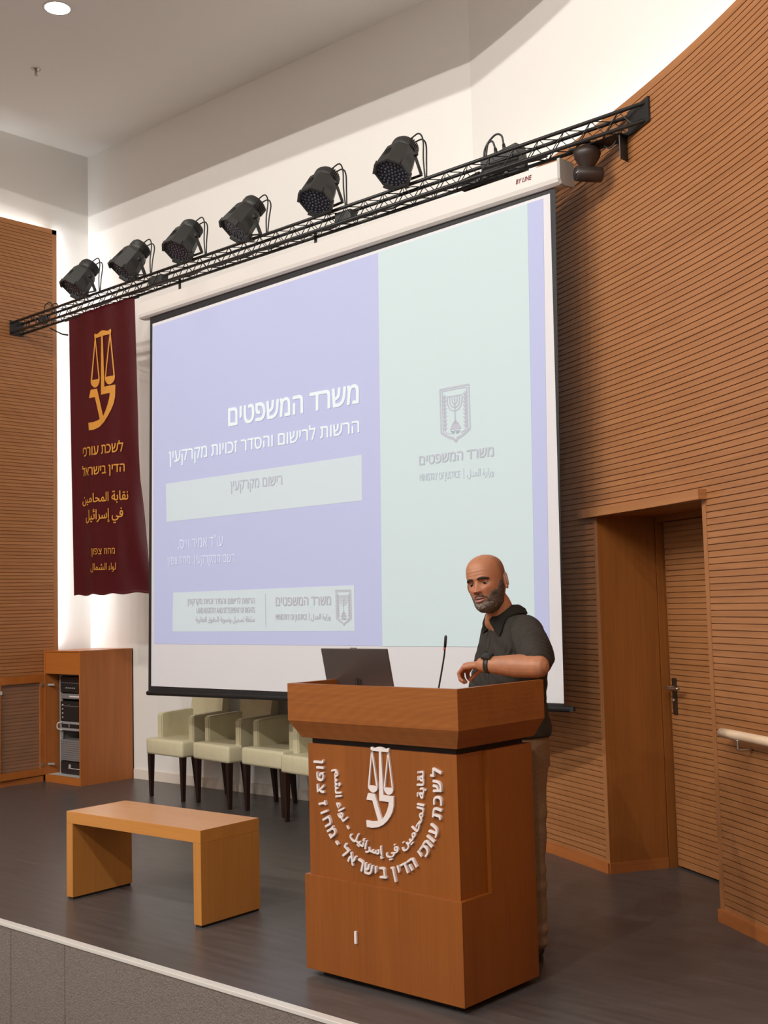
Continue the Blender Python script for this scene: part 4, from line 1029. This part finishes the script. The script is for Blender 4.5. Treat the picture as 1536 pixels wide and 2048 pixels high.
def hrow(z):
    z = min(max(z, HZ[0][0]), HZ[-1][0])
    for i in range(len(HZ) - 1):
        if HZ[i][0] <= z <= HZ[i + 1][0]:
            t = (z - HZ[i][0]) / (HZ[i + 1][0] - HZ[i][0])
            p0, p1, p2, p3 = HZ[max(i - 1, 0)], HZ[i], HZ[i + 1], HZ[min(i + 2, len(HZ) - 1)]
            out = []
            for k in (1, 2, 3):
                m1 = (p2[k] - p0[k]) / max(1e-6, p2[0] - p0[0]); m2 = (p3[k] - p1[k]) / max(1e-6, p3[0] - p1[0]); h = p2[0] - p1[0]
                if i == 0 or i == len(HZ) - 2: out.append(lerp(p1[k], p2[k], t))
                else: out.append((2 * t ** 3 - 3 * t * t + 1) * p1[k] + (t ** 3 - 2 * t * t + t) * h * m1 + (-2 * t ** 3 + 3 * t * t) * p2[k] + (t ** 3 - t * t) * h * m2)
            return out
    return HZ[-1][1:]
def G(x, s): return math.exp(-x * x / (2 * s * s))
def bump(x, z):
    """how far the face stands forward of the plain skull at (x, z)"""
    d = 0.0
    if 0.070 < z < 0.128:
        t = min(1, max(0, (0.124 - z) / 0.040)); fall = 1.0 if z > 0.080 else max(0, (z - 0.071) / 0.009)
        d += (0.003 + 0.021 * t ** 1.2) * fall * G(x, 0.0062 + 0.0035 * t) * min(1, (0.128 - z) / 0.006)
    for s in (-1, 1):
        d += 0.009 * G(x - s * 0.0135, 0.0052) * G(z - 0.081, 0.0055)
        d -= 0.013 * G(x - s * 0.031, 0.0135) * G(z - 0.115, 0.0095)
        d += 0.0055 * G(x - s * 0.028, 0.016) * G(z - 0.134, 0.0065)
        d += 0.0050 * G(x - s * 0.042, 0.014) * G(z - 0.092, 0.013)
        d -= 0.0030 * G(x - s * 0.040, 0.012) * G(z - 0.058, 0.015)
    d += 0.0060 * G(x, 0.022) * G(z - 0.054, 0.016)
    d -= 0.0075 * G(x, 0.019) * G(z - 0.0485, 0.0035)
    d -= 0.0040 * G(x, 0.018) * G(z - 0.030, 0.005)
    d += 0.0060 * G(x, 0.016) * G(z - 0.013, 0.010)
    d += 0.0005 * G(x, 0.05) * sin(z * 420) * (1 if 0.148 < z < 0.178 else 0)
    return d
EX = 0.92
def head_pt(t, z):
    w, f, bk = hrow(z); ym = 0.012
    c, s = cos(t), sin(t)
    x = w * math.copysign(abs(s) ** EX, s); cc = abs(c) ** EX
    y = ym + cc * ((f - ym) if c > 0 else (bk - ym))
    if c > 0: y -= bump(x, z) * min(1, max(0, (c - 0.15) / 0.4))
    return Vector((x, y, z))
HO = Vector((6.392, -2.362, 1.4475))
HM = Matrix.Translation(HO) @ Matrix.Rotation(radians(8), 4, 'Z') @ Matrix.Rotation(radians(-9), 4, 'Y') @ Matrix.Rotation(radians(3), 4, 'X')
def face_y(x, z):
    w, f, bk = hrow(z); s = min(1, abs(x) / w) ** (1 / EX); c = math.sqrt(max(0, 1 - s * s)); ym = 0.012
    return ym + c ** EX * (f - ym) - bump(x, z) * min(1, max(0, (c - 0.15) / 0.4))
NT, NZH = 132, 104
TT = [pi * (0.5 * u + 0.5 * u ** 3) for u in [-1 + 2 * k / NT for k in range(NT)]]
ZZ = [HZ[0][0] + (HZ[-1][0] - HZ[0][0]) * j / NZH for j in range(NZH + 1)]
SKIN = (0.40, 0.170, 0.088); STUB = (0.125, 0.075, 0.052); PINK = (0.42, 0.145, 0.10)
def mixc(a, b, t): t = min(1, max(0, t)); return tuple(lerp(p, q, t) for p, q in zip(a, b))
def head_col(p):
    x, y, z = p
    side = max(0, min(1, (y + 0.022) / 0.03)) * max(0, min(1, (z - 0.085) / 0.03))
    topfade = max(0, min(1, (0.222 - z) / 0.04)) if y < 0.05 else max(0, min(1, (0.232 - z) / 0.02))
    c = mixc(SKIN, STUB, 0.62 * side * topfade)
    c = mixc(c, PINK, 0.5 * G(x, 0.012) * G(z - 0.085, 0.012) + 0.35 * G(abs(x) - 0.042, 0.014) * G(z - 0.09, 0.014) * (1 if y < -0.02 else 0))
    if y < -0.03: c = mixc(c, STUB, 0.55 * max(0, 1 - abs(z - 0.035) / 0.045) * (1 - 0.6 * G(x, 0.02) * G(z - 0.06, 0.01)))
    n = 0.06 * noise.noise(Vector(p) * 60)
    return tuple(max(0, v * (1 + n)) for v in c)
def paint(o, cols):
    me = o.data; a = me.color_attributes.new('col', 'FLOAT_COLOR', 'POINT')
    for i, c in enumerate(cols): a.data[i].color = (*c, 1)

body = NB(); colour = []
def add_part(b2, colf):
    """moves a finished piece into the body mesh together with its skin tones"""
    m = {}
    for v in b2.verts: m[v] = body.verts.new(v.co); colour.append(colf(v.co))
    for f in b2.faces:
        nf = body.faces.new([m[v] for v in f.verts]); nf.smooth = True
    b2.free()
hb2 = NB(); local = {}
rows = [[hb2.verts.new(head_pt(t, z)) for t in TT] for z in ZZ]
for A, B in zip(rows, rows[1:]):
    for k in range(NT): hb2.faces.new((A[k], A[(k + 1) % NT], B[(k + 1) % NT], B[k]))
hb2.faces.new(rows[0][::-1]); hb2.faces.new(rows[-1])
for s in (-1, 1):                         # ears: shell with a raised rim, and eyelids
    EM = Matrix.Translation((s * 0.0775, 0.012, 0.110)) @ Matrix.Rotation(s * radians(42), 4, 'Z') @ Matrix.Rotation(radians(-10), 4, 'X')
    pts = []
    for k in range(17):
        a = radians(-70 + 300 * k / 16); rr = 1.0 - 0.22 * max(0, -sin(a))
        pts.append(EM @ Vector((s * 0.010, -cos(a) * 0.0165 * rr * -1 if False else 0.0165 * rr * cos(a) * 1.0, 0.031 * sin(a))))
    tube(hb2, pts, [0.0045 + 0.0015 * sin(pi * k / 16) for k in range(17)], 8)
    ellipsoid(hb2, (0, 0, 0), 0.007, 0.0165, 0.029, 16, 12, None)
    vs = list(hb2.verts)[-(16 * 11 + 2):]
    bmesh.ops.transform(hb2, matrix=EM @ Matrix.Translation((s * 0.003, 0, 0)), verts=vs)
    ellipsoid(hb2, EM @ Vector((s * 0.005, -0.006, -0.028)), 0.006, 0.008, 0.010, 12, 8)
    ey = face_y(s * 0.031, 0.115) + 0.0065
    for zo, k0, k1 in ((0.0022, 0.02, 0.5), (-0.0030, 0.62, 0.98)):       # upper and lower lid
        n0 = len(hb2.verts); g = []
        for j in range(7):
            th = pi * (k0 + (k1 - k0) * j / 6)
            g.append([hb2.verts.new((s * 0.031 + 0.0148 * sin(th) * sin(ph) * 1.05, ey - 0.0135 * sin(th) * cos(ph), 0.115 + zo + 0.0122 * cos(th))) for ph in [-1.5 + 3.0 * q / 14 for q in range(15)]])
        for A, B in zip(g, g[1:]):
            for q in range(14): hb2.faces.new((A[q], A[q + 1], B[q + 1], B[q]))
bmesh.ops.recalc_face_normals(hb2, faces=hb2.faces)
cols_local = {v: head_col(v.co) for v in hb2.verts}
lst = [cols_local[v] for v in hb2.verts]
bmesh.ops.transform(hb2, matrix=HM, verts=hb2.verts)
it = iter(lst); add_part(hb2, lambda co: next(it))
# trunk, legs, right arm and neck
SL, SR = Vector((6.548, -2.312, 1.345)), Vector((6.245, -2.152, 1.345))
EL, WL = Vector((6.706, -2.490, 1.2165)), Vector((6.462, -2.532, 1.224))
ER, WR = Vector((6.205, -2.215, 1.055)), Vector((6.24, -2.43, 1.082))
b = NB()
capsule(b, (6.394, -2.265, 1.36), (6.392, -2.325, 1.475), 0.069, 0.057, 20)
for c_, rx, ry, rz in (((6.396, -2.225, 1.27), 0.15, 0.10, 0.16), ((6.40, -2.235, 1.05), 0.135, 0.10, 0.16), ((6.40, -2.25, 0.88), 0.145, 0.105, 0.13)): ellipsoid(b, c_, rx, ry, rz)
for A, K, F in ((Vector((6.478, -2.265, 0.84)), Vector((6.505, -2.305, 0.48)), Vector((6.518, -2.318, 0.08))), (Vector((6.322, -2.235, 0.84)), Vector((6.315, -2.26, 0.48)), Vector((6.305, -2.25, 0.08)))):
    capsule(b, A, K, 0.078, 0.052); capsule(b, K, F, 0.052, 0.036)
ellipsoid(b, (6.358, -2.302, 1.395), 0.048, 0.045, 0.045)
capsule(b, (6.394, -2.285, 1.415), (6.335, -2.235, 1.385), 0.060, 0.044); capsule(b, (6.394, -2.285, 1.415), (6.47, -2.28, 1.38), 0.052, 0.040); capsule(b, SR, ER, 0.052, 0.040); capsule(b, ER, WR, 0.040, 0.024); capsule(b, SL, SL.lerp(EL, 0.5), 0.055, 0.046)
b = remesh(b, 0.008, 2)
add_part(b, lambda co: SKIN)
def hand(b, W, KN, TIPS, TH, rf=0.0098):
    """W wrist; KN four knuckles; TIPS four chains; TH thumb chain"""
    for kn in KN: capsule(b, W, kn, 0.0165, 0.0108, 12)
    for a, c in zip(KN, KN[1:]): capsule(b, a, c, 0.0105, 0.0105, 10)
    for kn, ch, k in zip(KN, TIPS, (1.0, 1.04, 1.0, 0.9)):
        p = kn
        for j, q in enumerate(ch): capsule(b, p, q, rf * k * (1.06 - 0.08 * j), rf * k * (0.98 - 0.1 * j), 12); p = q
    p = TH[0]
    for j, q in enumerate(TH[1:]): capsule(b, p, q, 0.0115 - 0.001 * j, 0.0102 - 0.001 * j, 12); p = q
b = NB()                                  # left arm: elbow on the lectern corner, hand hanging over the desk
capsule(b, SL.lerp(EL, 0.35), EL + Vector((-0.004, 0.006, 0.004)), 0.052, 0.045, 20); capsule(b, EL, EL.lerp(WL, 0.35), 0.0455, 0.0475, 20); capsule(b, EL.lerp(WL, 0.35), WL, 0.0475, 0.030, 20)
KN = [Vector((6.383, -2.500, 1.2165)), Vector((6.376, -2.521, 1.222)), Vector((6.378, -2.542, 1.220)), Vector((6.386, -2.562, 1.213))]
TIPS = [[Vector((6.356, -2.500, 1.186)), Vector((6.362, -2.502, 1.165)), Vector((6.376, -2.503, 1.154))],
        [Vector((6.345, -2.522, 1.189)), Vector((6.350, -2.524, 1.163)), Vector((6.366, -2.524, 1.150))],
        [Vector((6.347, -2.543, 1.187)), Vector((6.354, -2.545, 1.160)), Vector((6.372, -2.544, 1.149))],
        [Vector((6.360, -2.563, 1.188)), Vector((6.367, -2.565, 1.166)), Vector((6.381, -2.564, 1.157))]]
hand(b, WL + Vector((-0.006, 0, 0)), KN, TIPS, [Vector((6.446, -2.513, 1.212)), Vector((6.418, -2.500, 1.194)), Vector((6.392, -2.503, 1.174)), Vector((6.374, -2.506, 1.158))])
b = remesh(b, 0.0030, 4)
def arm_col(co):
    k = 0.10 * noise.noise(Vector(co) * 45) + 0.06 * noise.noise(Vector(co) * 160)
    hair = 0.22 * max(0, min(1, (co.x - 6.47) / 0.05)) * max(0, min(1, (6.70 - co.x) / 0.08)) * (0.5 + noise.noise(Vector((co.x * 60, co.y * 200, co.z * 200))))
    c = mixc(SKIN, STUB, hair)
    if co.x < 6.40: c = mixc(c, PINK, 0.35)
    return tuple(v * (1 + k) for v in c)
add_part(b, arm_col)
b = NB()                                  # right hand lying on the desk, behind the lectern rim
KR = [Vector((6.225 + 0.021 * k, -2.512 - 0.004 * (k in (1, 2)), 1.080)) for k in (3, 2, 1, 0)]
hand(b, WR, KR, [[k + Vector((0, -0.032, 0.004)), k + Vector((0, -0.054, -0.004)), k + Vector((0, -0.068, -0.010))] for k in KR], [WR + Vector((0.012, -0.02, 0)), WR + Vector((0.045, -0.045, -0.008)), WR + Vector((0.055, -0.075, -0.014))])
b = remesh(b, 0.0035, 3); add_part(b, lambda co: SKIN)
bo = obj('body', body, M_skin, man)
paint(bo, colour)
# face details
def on_face(pts, lift=0.0): return [HM @ Vector((x, face_y(x, z) - lift, z)) for x, z in pts]
for s in (-1, 1):
    ey = face_y(s * 0.031, 0.115) + 0.0065
    b = NB(); ellipsoid(b, (0, 0, 0), 0.0122, 0.0122, 0.0122, 20, 14); bmesh.ops.transform(b, matrix=HM @ Matrix.Translation((s * 0.031, ey, 0.1145)), verts=b.verts); e = obj('eye', b, M_eye, man, True)
    b = NB(); lathe(b, [(0.0072, 0.0103), (0.0050, 0.0117), (0, 0.0126)], (0, 0, 0), (-0.05, -1, -0.10), 16); bmesh.ops.transform(b, matrix=HM @ Matrix.Translation((s * 0.031, ey, 0.1145)), verts=b.verts); obj('iris', b, M_iris, e, True)
    b = NB(); pts = [(s * (0.012 + 0.040 * k / 10), 0.1310 + 0.0050 * sin(pi * min(1, k / 10 * 0.8 + 0.1)) - 0.004 * (k / 10) ** 2) for k in range(11)]
    P = on_face(pts, 0.0015); tube(b, P, [0.0030 + 0.0022 * sin(pi * (k + 1.5) / 12) for k in range(11)], 8); obj('eyebrow', b, M_brow, man, True)
b = NB(); P = on_face([(0.024 * k / 8, 0.0490 + 0.0018 * (abs(k) / 8) ** 2) for k in range(-8, 9)], 0.0005); tube(b, P, [0.0012 + 0.0058 * (1 - (k / 8) ** 2) for k in range(-8, 9)], 8); mo = obj('mouth', b, M_mouth, man, True)
b = NB(); P = on_face([(0.012 * k / 6, 0.0530) for k in range(-6, 7)], 0.0022); tube(b, P, 0.0013, 8); obj('upper_teeth', b, M_teeth, mo, True)
b = NB(); P = on_face([(0.025 * k / 8, 0.0405 + 0.0060 * (abs(k) / 8) ** 2) for k in range(-8, 9)], 0.001); tube(b, P, [0.0015 + 0.0040 * (1 - (k / 8) ** 2) ** 0.7 for k in range(-8, 9)], 10)
P = on_face([(0.024 * k / 8, 0.0562 - 0.0055 * (abs(k) / 8) ** 2) for k in range(-8, 9)], 0.0005); tube(b, P, [0.0012 + 0.0018 * (1 - (k / 8) ** 2) for k in range(-8, 9)], 10)
obj('lips', b, M_lip, man, True)
# beard: a fuzzy layer over the jaw, chin, upper lip and sideburns
def beard_w(p):
    x, y, z = p; ax = abs(x)
    if y > 0.012: return 0
    zmax = 0.0745 if ax < 0.016 else lerp(0.0745, 0.060, min(1, (ax - 0.016) / 0.018)) if ax < 0.034 else lerp(0.060, 0.090, min(1, (ax - 0.034) / 0.025))
    if y > -0.035: zmax = max(zmax, lerp(0.085, 0.125, min(1, (y + 0.035) / 0.02)))
    if y > -0.006: zmax *= 1 - 0.25 * (y + 0.006) / 0.018
    zmax += 0.006 * noise.noise(Vector((x * 90, y * 90, z * 40)))
    w = min(1, max(0, (zmax - z) / 0.014))
    e = (x / 0.027) ** 2 + ((z - 0.0475) / (0.0105 if z > 0.0475 else 0.0115)) ** 2
    w *= min(1, max(0, (e - 1) / 0.35))
    if ax < 0.012 and 0.028 < z < 0.036: w *= 0.55
    return w
b = NB(); bc = []; rows = []
for z in [HZ[0][0] + 0.0022 * j for j in range(66)]:
    row = []
    for t in TT:
        p = head_pt(t, z); w = beard_w(p)
        nrm = Vector((p.x, p.y - 0.012, (z - 0.05) * 0.6)).normalized()
        fz = 0.5 + 0.5 * noise.noise(p * 260)
        q = p + nrm * (-0.004 + w * (0.0055 + 0.0035 * fz + 0.0025 * (z < 0.03)))
        row.append((b.verts.new(HM @ q), w))
        grey = 0.5 + 0.9 * noise.noise(Vector((p.x * 190, p.y * 190, p.z * 90)))
        chin = G(p.x, 0.030) * max(0, min(1, (0.046 - z) / 0.012)) * (1 if p.y < -0.03 else 0)
        c = mixc((0.085, 0.052, 0.038), (0.44, 0.37, 0.31), max(0, min(1, grey)) * (0.32 + 0.62 * chin)); bc.append(c)
    rows.append(row)
for A, B in zip(rows, rows[1:]):
    for k in range(NT):
        q = (A[k], A[(k + 1) % NT], B[(k + 1) % NT], B[k])
        if max(w for _, w in q) > 0.02: b.faces.new([v for v, _ in q])
keep = [i for i, v in enumerate(b.verts) if v.link_faces]
cc_ = [bc[i] for i in keep]
bmesh.ops.delete(b, geom=[v for v in b.verts if not v.link_faces], context='VERTS')
be = obj('beard', b, M_beard, man, True); paint(be, cc_)

# shirt
def ring(b, c, ax, a, d, n=32):
    ux = Vector((cos(ax), sin(ax), 0)); uy = Vector((-sin(ax), cos(ax), 0))
    return [b.verts.new(Vector(c) + ux * a * math.copysign(abs(cos(t)) ** 0.85, cos(t)) + uy * d * math.copysign(abs(sin(t)) ** 0.85, sin(t))) for t in [2 * pi * k / n for k in range(n)]]
def loft(b, rs):
    for A, B in zip(rs, rs[1:]):
        for k in range(len(A)): b.faces.new((A[k], A[(k + 1) % len(A)], B[(k + 1) % len(A)], B[k]))
    b.faces.new(rs[0][::-1]); b.faces.new(rs[-1])
TOR = [((6.398, -2.242, 0.905), -12, 0.172, 0.130), ((6.398, -2.242, 0.99), -14, 0.166, 0.126), ((6.397, -2.238, 1.10), -18, 0.164, 0.124), ((6.396, -2.232, 1.20), -23, 0.175, 0.126), ((6.395, -2.230, 1.28), -27, 0.184, 0.122),
       ((6.395, -2.236, 1.34), -27, 0.182, 0.106), ((6.395, -2.244, 1.385), -27, 0.150, 0.088), ((6.394, -2.255, 1.415), -27, 0.105, 0.076), ((6.394, -2.268, 1.440), -20, 0.070, 0.066)]
b = NB(); loft(b, [ring(b, c, radians(a), w, d) for c, a, w, d in TOR])
SLE = SL.lerp(EL, 0.76); SRE = SR.lerp(ER, 0.90)
capsule(b, SL + Vector((-0.02, 0.01, 0)), SLE, 0.077, 0.069, 24); capsule(b, SR + Vector((0.02, 0, 0)), SRE, 0.074, 0.066, 24)
b = remesh(b, 0.0055, 5); b.normal_update()
ad = (EL - SL).normalized()
for v in b.verts:
    p = v.co; n_ = v.normal
    k = 0.0060 * noise.noise(p * 9) + 0.0040 * noise.noise(Vector((p.x * 26 + p.z * 20, p.y * 26, p.z * 9)))
    h = (p - SL).dot(ad)
    if h > 0.0 and (p - SL - ad * h).length < 0.14:
        k += 0.0052 * math.sin(h * 120 + (p.x - p.y) * 60 + 9 * noise.noise(p * 9)) * min(1, h / 0.04) * (0.65 + 0.7 * noise.noise(p * 8 + Vector((3, 1, 2))))
    k += 0.0030 * math.sin(p.z * 95 + p.x * 70 + 6 * noise.noise(p * 6)) * (0.6 + 0.8 * noise.noise(p * 5)) * min(1, max(0, (1.40 - p.z) / 0.05))
    v.co = p + n_ * k
NCc = Vector((6.394, -2.276, 1.435)); fd = Vector((sin(radians(-27)), -cos(radians(-27)), 0)); sd = Vector((cos(radians(-27)), sin(radians(-27)), 0))
def open_neck(c):
    q = c - NCc
    return c.z > 1.437 or (q.dot(fd) > 0.02 and c.z > 1.372 + 1.25 * abs(q.dot(sd)))
bmesh.ops.delete(b, geom=[f for f in b.faces if open_neck(f.calc_center_median())], context='FACES')
b.normal_update()
sh = obj('shirt', b, M_shirt, man, True)
# shirt collar, front placket and buttons
from mathutils.bvhtree import BVHTree
dg = bpy.context.evaluated_depsgraph_get(); dg.update()
bv = BVHTree.FromObject(sh, dg); off = man.location.copy()
def lay_on(p, lift):
    """the point dropped onto the shirt and lifted a little off it"""
    q, n_, _, _ = bv.find_nearest(p - off)
    return q + off + n_ * lift
b = NB(); g = []
for k in range(49):
    a = radians(-160 + 320 * k / 48)          # 0 at the nape, opening at the front
    d = -fd * cos(a) + sd * sin(a); deg = abs(math.degrees(a)); fr = max(0, (deg - 70) / 90)
    tip = max(0, 1 - abs(deg - 134) / 28)
    base = NCc + d * 0.066 + fd * (0.020 * fr) + Vector((0, 0, -0.046 * fr * fr))
    top = base + Vector((0, 0, 0.030 - 0.012 * fr)) - d * 0.003
    fold = top + d * 0.008 + Vector((0, 0, -0.004))
    out = lay_on(base + d * (0.030 + 0.028 * tip) + Vector((0, 0, -0.014 - 0.056 * tip)), 0.006)
    mid = fold.lerp(out, 0.5) + d * 0.006 + Vector((0, 0, 0.004))
    g.append([b.verts.new(p) for p in (base, top, fold, mid, out)])
for A, B in zip(g, g[1:]):
    for k in range(4): b.faces.new((A[k], A[k + 1], B[k + 1], B[k]))
bmesh.ops.solidify(b, geom=b.faces[:], thickness=0.0025); obj('collar', b, M_shirt, sh, True)
def front_at(z, sx=0.0):
    o_ = Vector((6.395, -2.235, z)) + sd * sx + fd * 0.5 - off
    r = bv.ray_cast(o_, -fd)
    return (r[0] + off, r[1]) if r[0] is not None else (Vector((6.395, -2.235, z)) + sd * sx + fd * 0.125, fd)
b = NB()
for sx in (-0.016, 0.016):
    tube(b, [front_at(z, sx)[0] + fd * 0.0005 for z in [1.39 - 0.02 * k for k in range(22)]], 0.0016, 6)
obj('placket_seam', b, M_shirt, sh, True)
for z in (1.355, 1.27, 1.185):
    p, n_ = front_at(z); b = NB(); lathe(b, [(0.0055, 0), (0.0055, 0.002), (0.003, 0.003), (0, 0.002)], p, n_, 12); obj('button', b, M_blackpl, sh)
b = NB()                                   # chest pocket flap on his left
P0 = [[front_at(z, sx)[0] + fd * 0.004 for sx in [0.045 + 0.012 * i for i in range(9)]] for z in (1.245, 1.23, 1.21, 1.195)]
P0[-1] = [p + Vector((0, 0, -0.010 * (1 - abs(i - 4) / 4))) for i, p in enumerate(P0[-1])]
vv = [[b.verts.new(p) for p in r] for r in P0]
for A, B in zip(vv, vv[1:]):
    for i in range(8): b.faces.new((A[i], A[i + 1], B[i + 1], B[i]))
bmesh.ops.solidify(b, geom=b.faces[:], thickness=0.002); obj('pocket_flap', b, M_shirt, sh, True)
# trousers, belt, shoes, watch
b = NB()
loft(b, [ring(b, c, radians(-10), w, d) for c, w, d in (((6.398, -2.245, 0.78), 0.162, 0.125), ((6.398, -2.246, 0.86), 0.165, 0.126), ((6.398, -2.245, 0.955), 0.156, 0.118))])
for A, K, F in ((Vector((6.476, -2.262, 0.82)), Vector((6.503, -2.300, 0.47)), Vector((6.516, -2.312, 0.075))), (Vector((6.322, -2.232, 0.82)), Vector((6.314, -2.262, 0.47)), Vector((6.304, -2.25, 0.075)))):
    capsule(b, A, K, 0.089, 0.066, 20); capsule(b, K, F, 0.066, 0.054, 20)
b = remesh(b, 0.007, 4); b.normal_update()
for v in b.verts:
    p = v.co; k = 0.004 * noise.noise(p * 10) + 0.0025 * math.sin(p.z * 55 + 6 * noise.noise(p * 6)) * (1 if p.z < 0.6 else 0.4) + (0.004 * math.sin(p.z * 110) if p.z < 0.17 else 0)
    v.co = p + v.normal * k
tr_ = obj('trousers', b, M_pants, man, True)
b = NB(); loft(b, [ring(b, (6.398, -2.245, z), radians(-10), 0.160, 0.122) for z in (0.915, 0.945)]); obj('belt', b, M_black, tr_)
for ax_, ay in ((6.518, -2.318), (6.305, -2.255)):
    b = NB(); capsule(b, (ax_, ay + 0.008, 0.045), (ax_ - 0.004, ay - 0.13, 0.036), 0.040, 0.042, 18); ellipsoid(b, (ax_ - 0.006, ay - 0.155, 0.03), 0.043, 0.05, 0.028); capsule(b, (ax_, ay, 0.05), (ax_, ay, 0.10), 0.041, 0.040)
    b = remesh(b, 0.006, 2)
    for v in b.verts: v.co.z = max(v.co.z, 0.006)
    s_o = obj('shoe', b, M_shoe, man, True)
    b = NB(); pts = [(ax_ + 0.043 * cos(t) * (1.0 if sin(t) > 0 else 1.06), ay - 0.055 + (0.105 if sin(t) > 0 else 0.15) * sin(t)) for t in [2 * pi * k / 24 for k in range(24)]]
    prism(b, pts, 0.0, 0.016, 'xy'); obj('sole', b, M_black, s_o)
wd = (WL - EL).normalized(); wp = WL - wd * 0.028
b = NB(); lathe(b, [(0.0315, -0.011), (0.0345, -0.011), (0.0345, 0.011), (0.0315, 0.011), (0.0315, -0.011)], wp, wd, 28); wa = obj('watch', b, M_watch, man, True)
wu = Vector((0.15, -0.35, 0.92)); wu = (wu - wd * wu.dot(wd)).normalized(); wv = wd.cross(wu)
b = NB(); WM = Matrix(((wd.x, wv.x, wu.x, wp.x), (wd.y, wv.y, wu.y, wp.y), (wd.z, wv.z, wu.z, wp.z), (0, 0, 0, 1)))
box(b, -0.021, 0.021, -0.020, 0.020, 0.032, 0.044, WM, 0.003); c_ = obj('watch_case', b, M_watch, wa)
b = NB(); box(b, -0.014, 0.014, -0.014, 0.014, 0.0438, 0.0448, WM); obj('dial', b, M_lapk, c_)
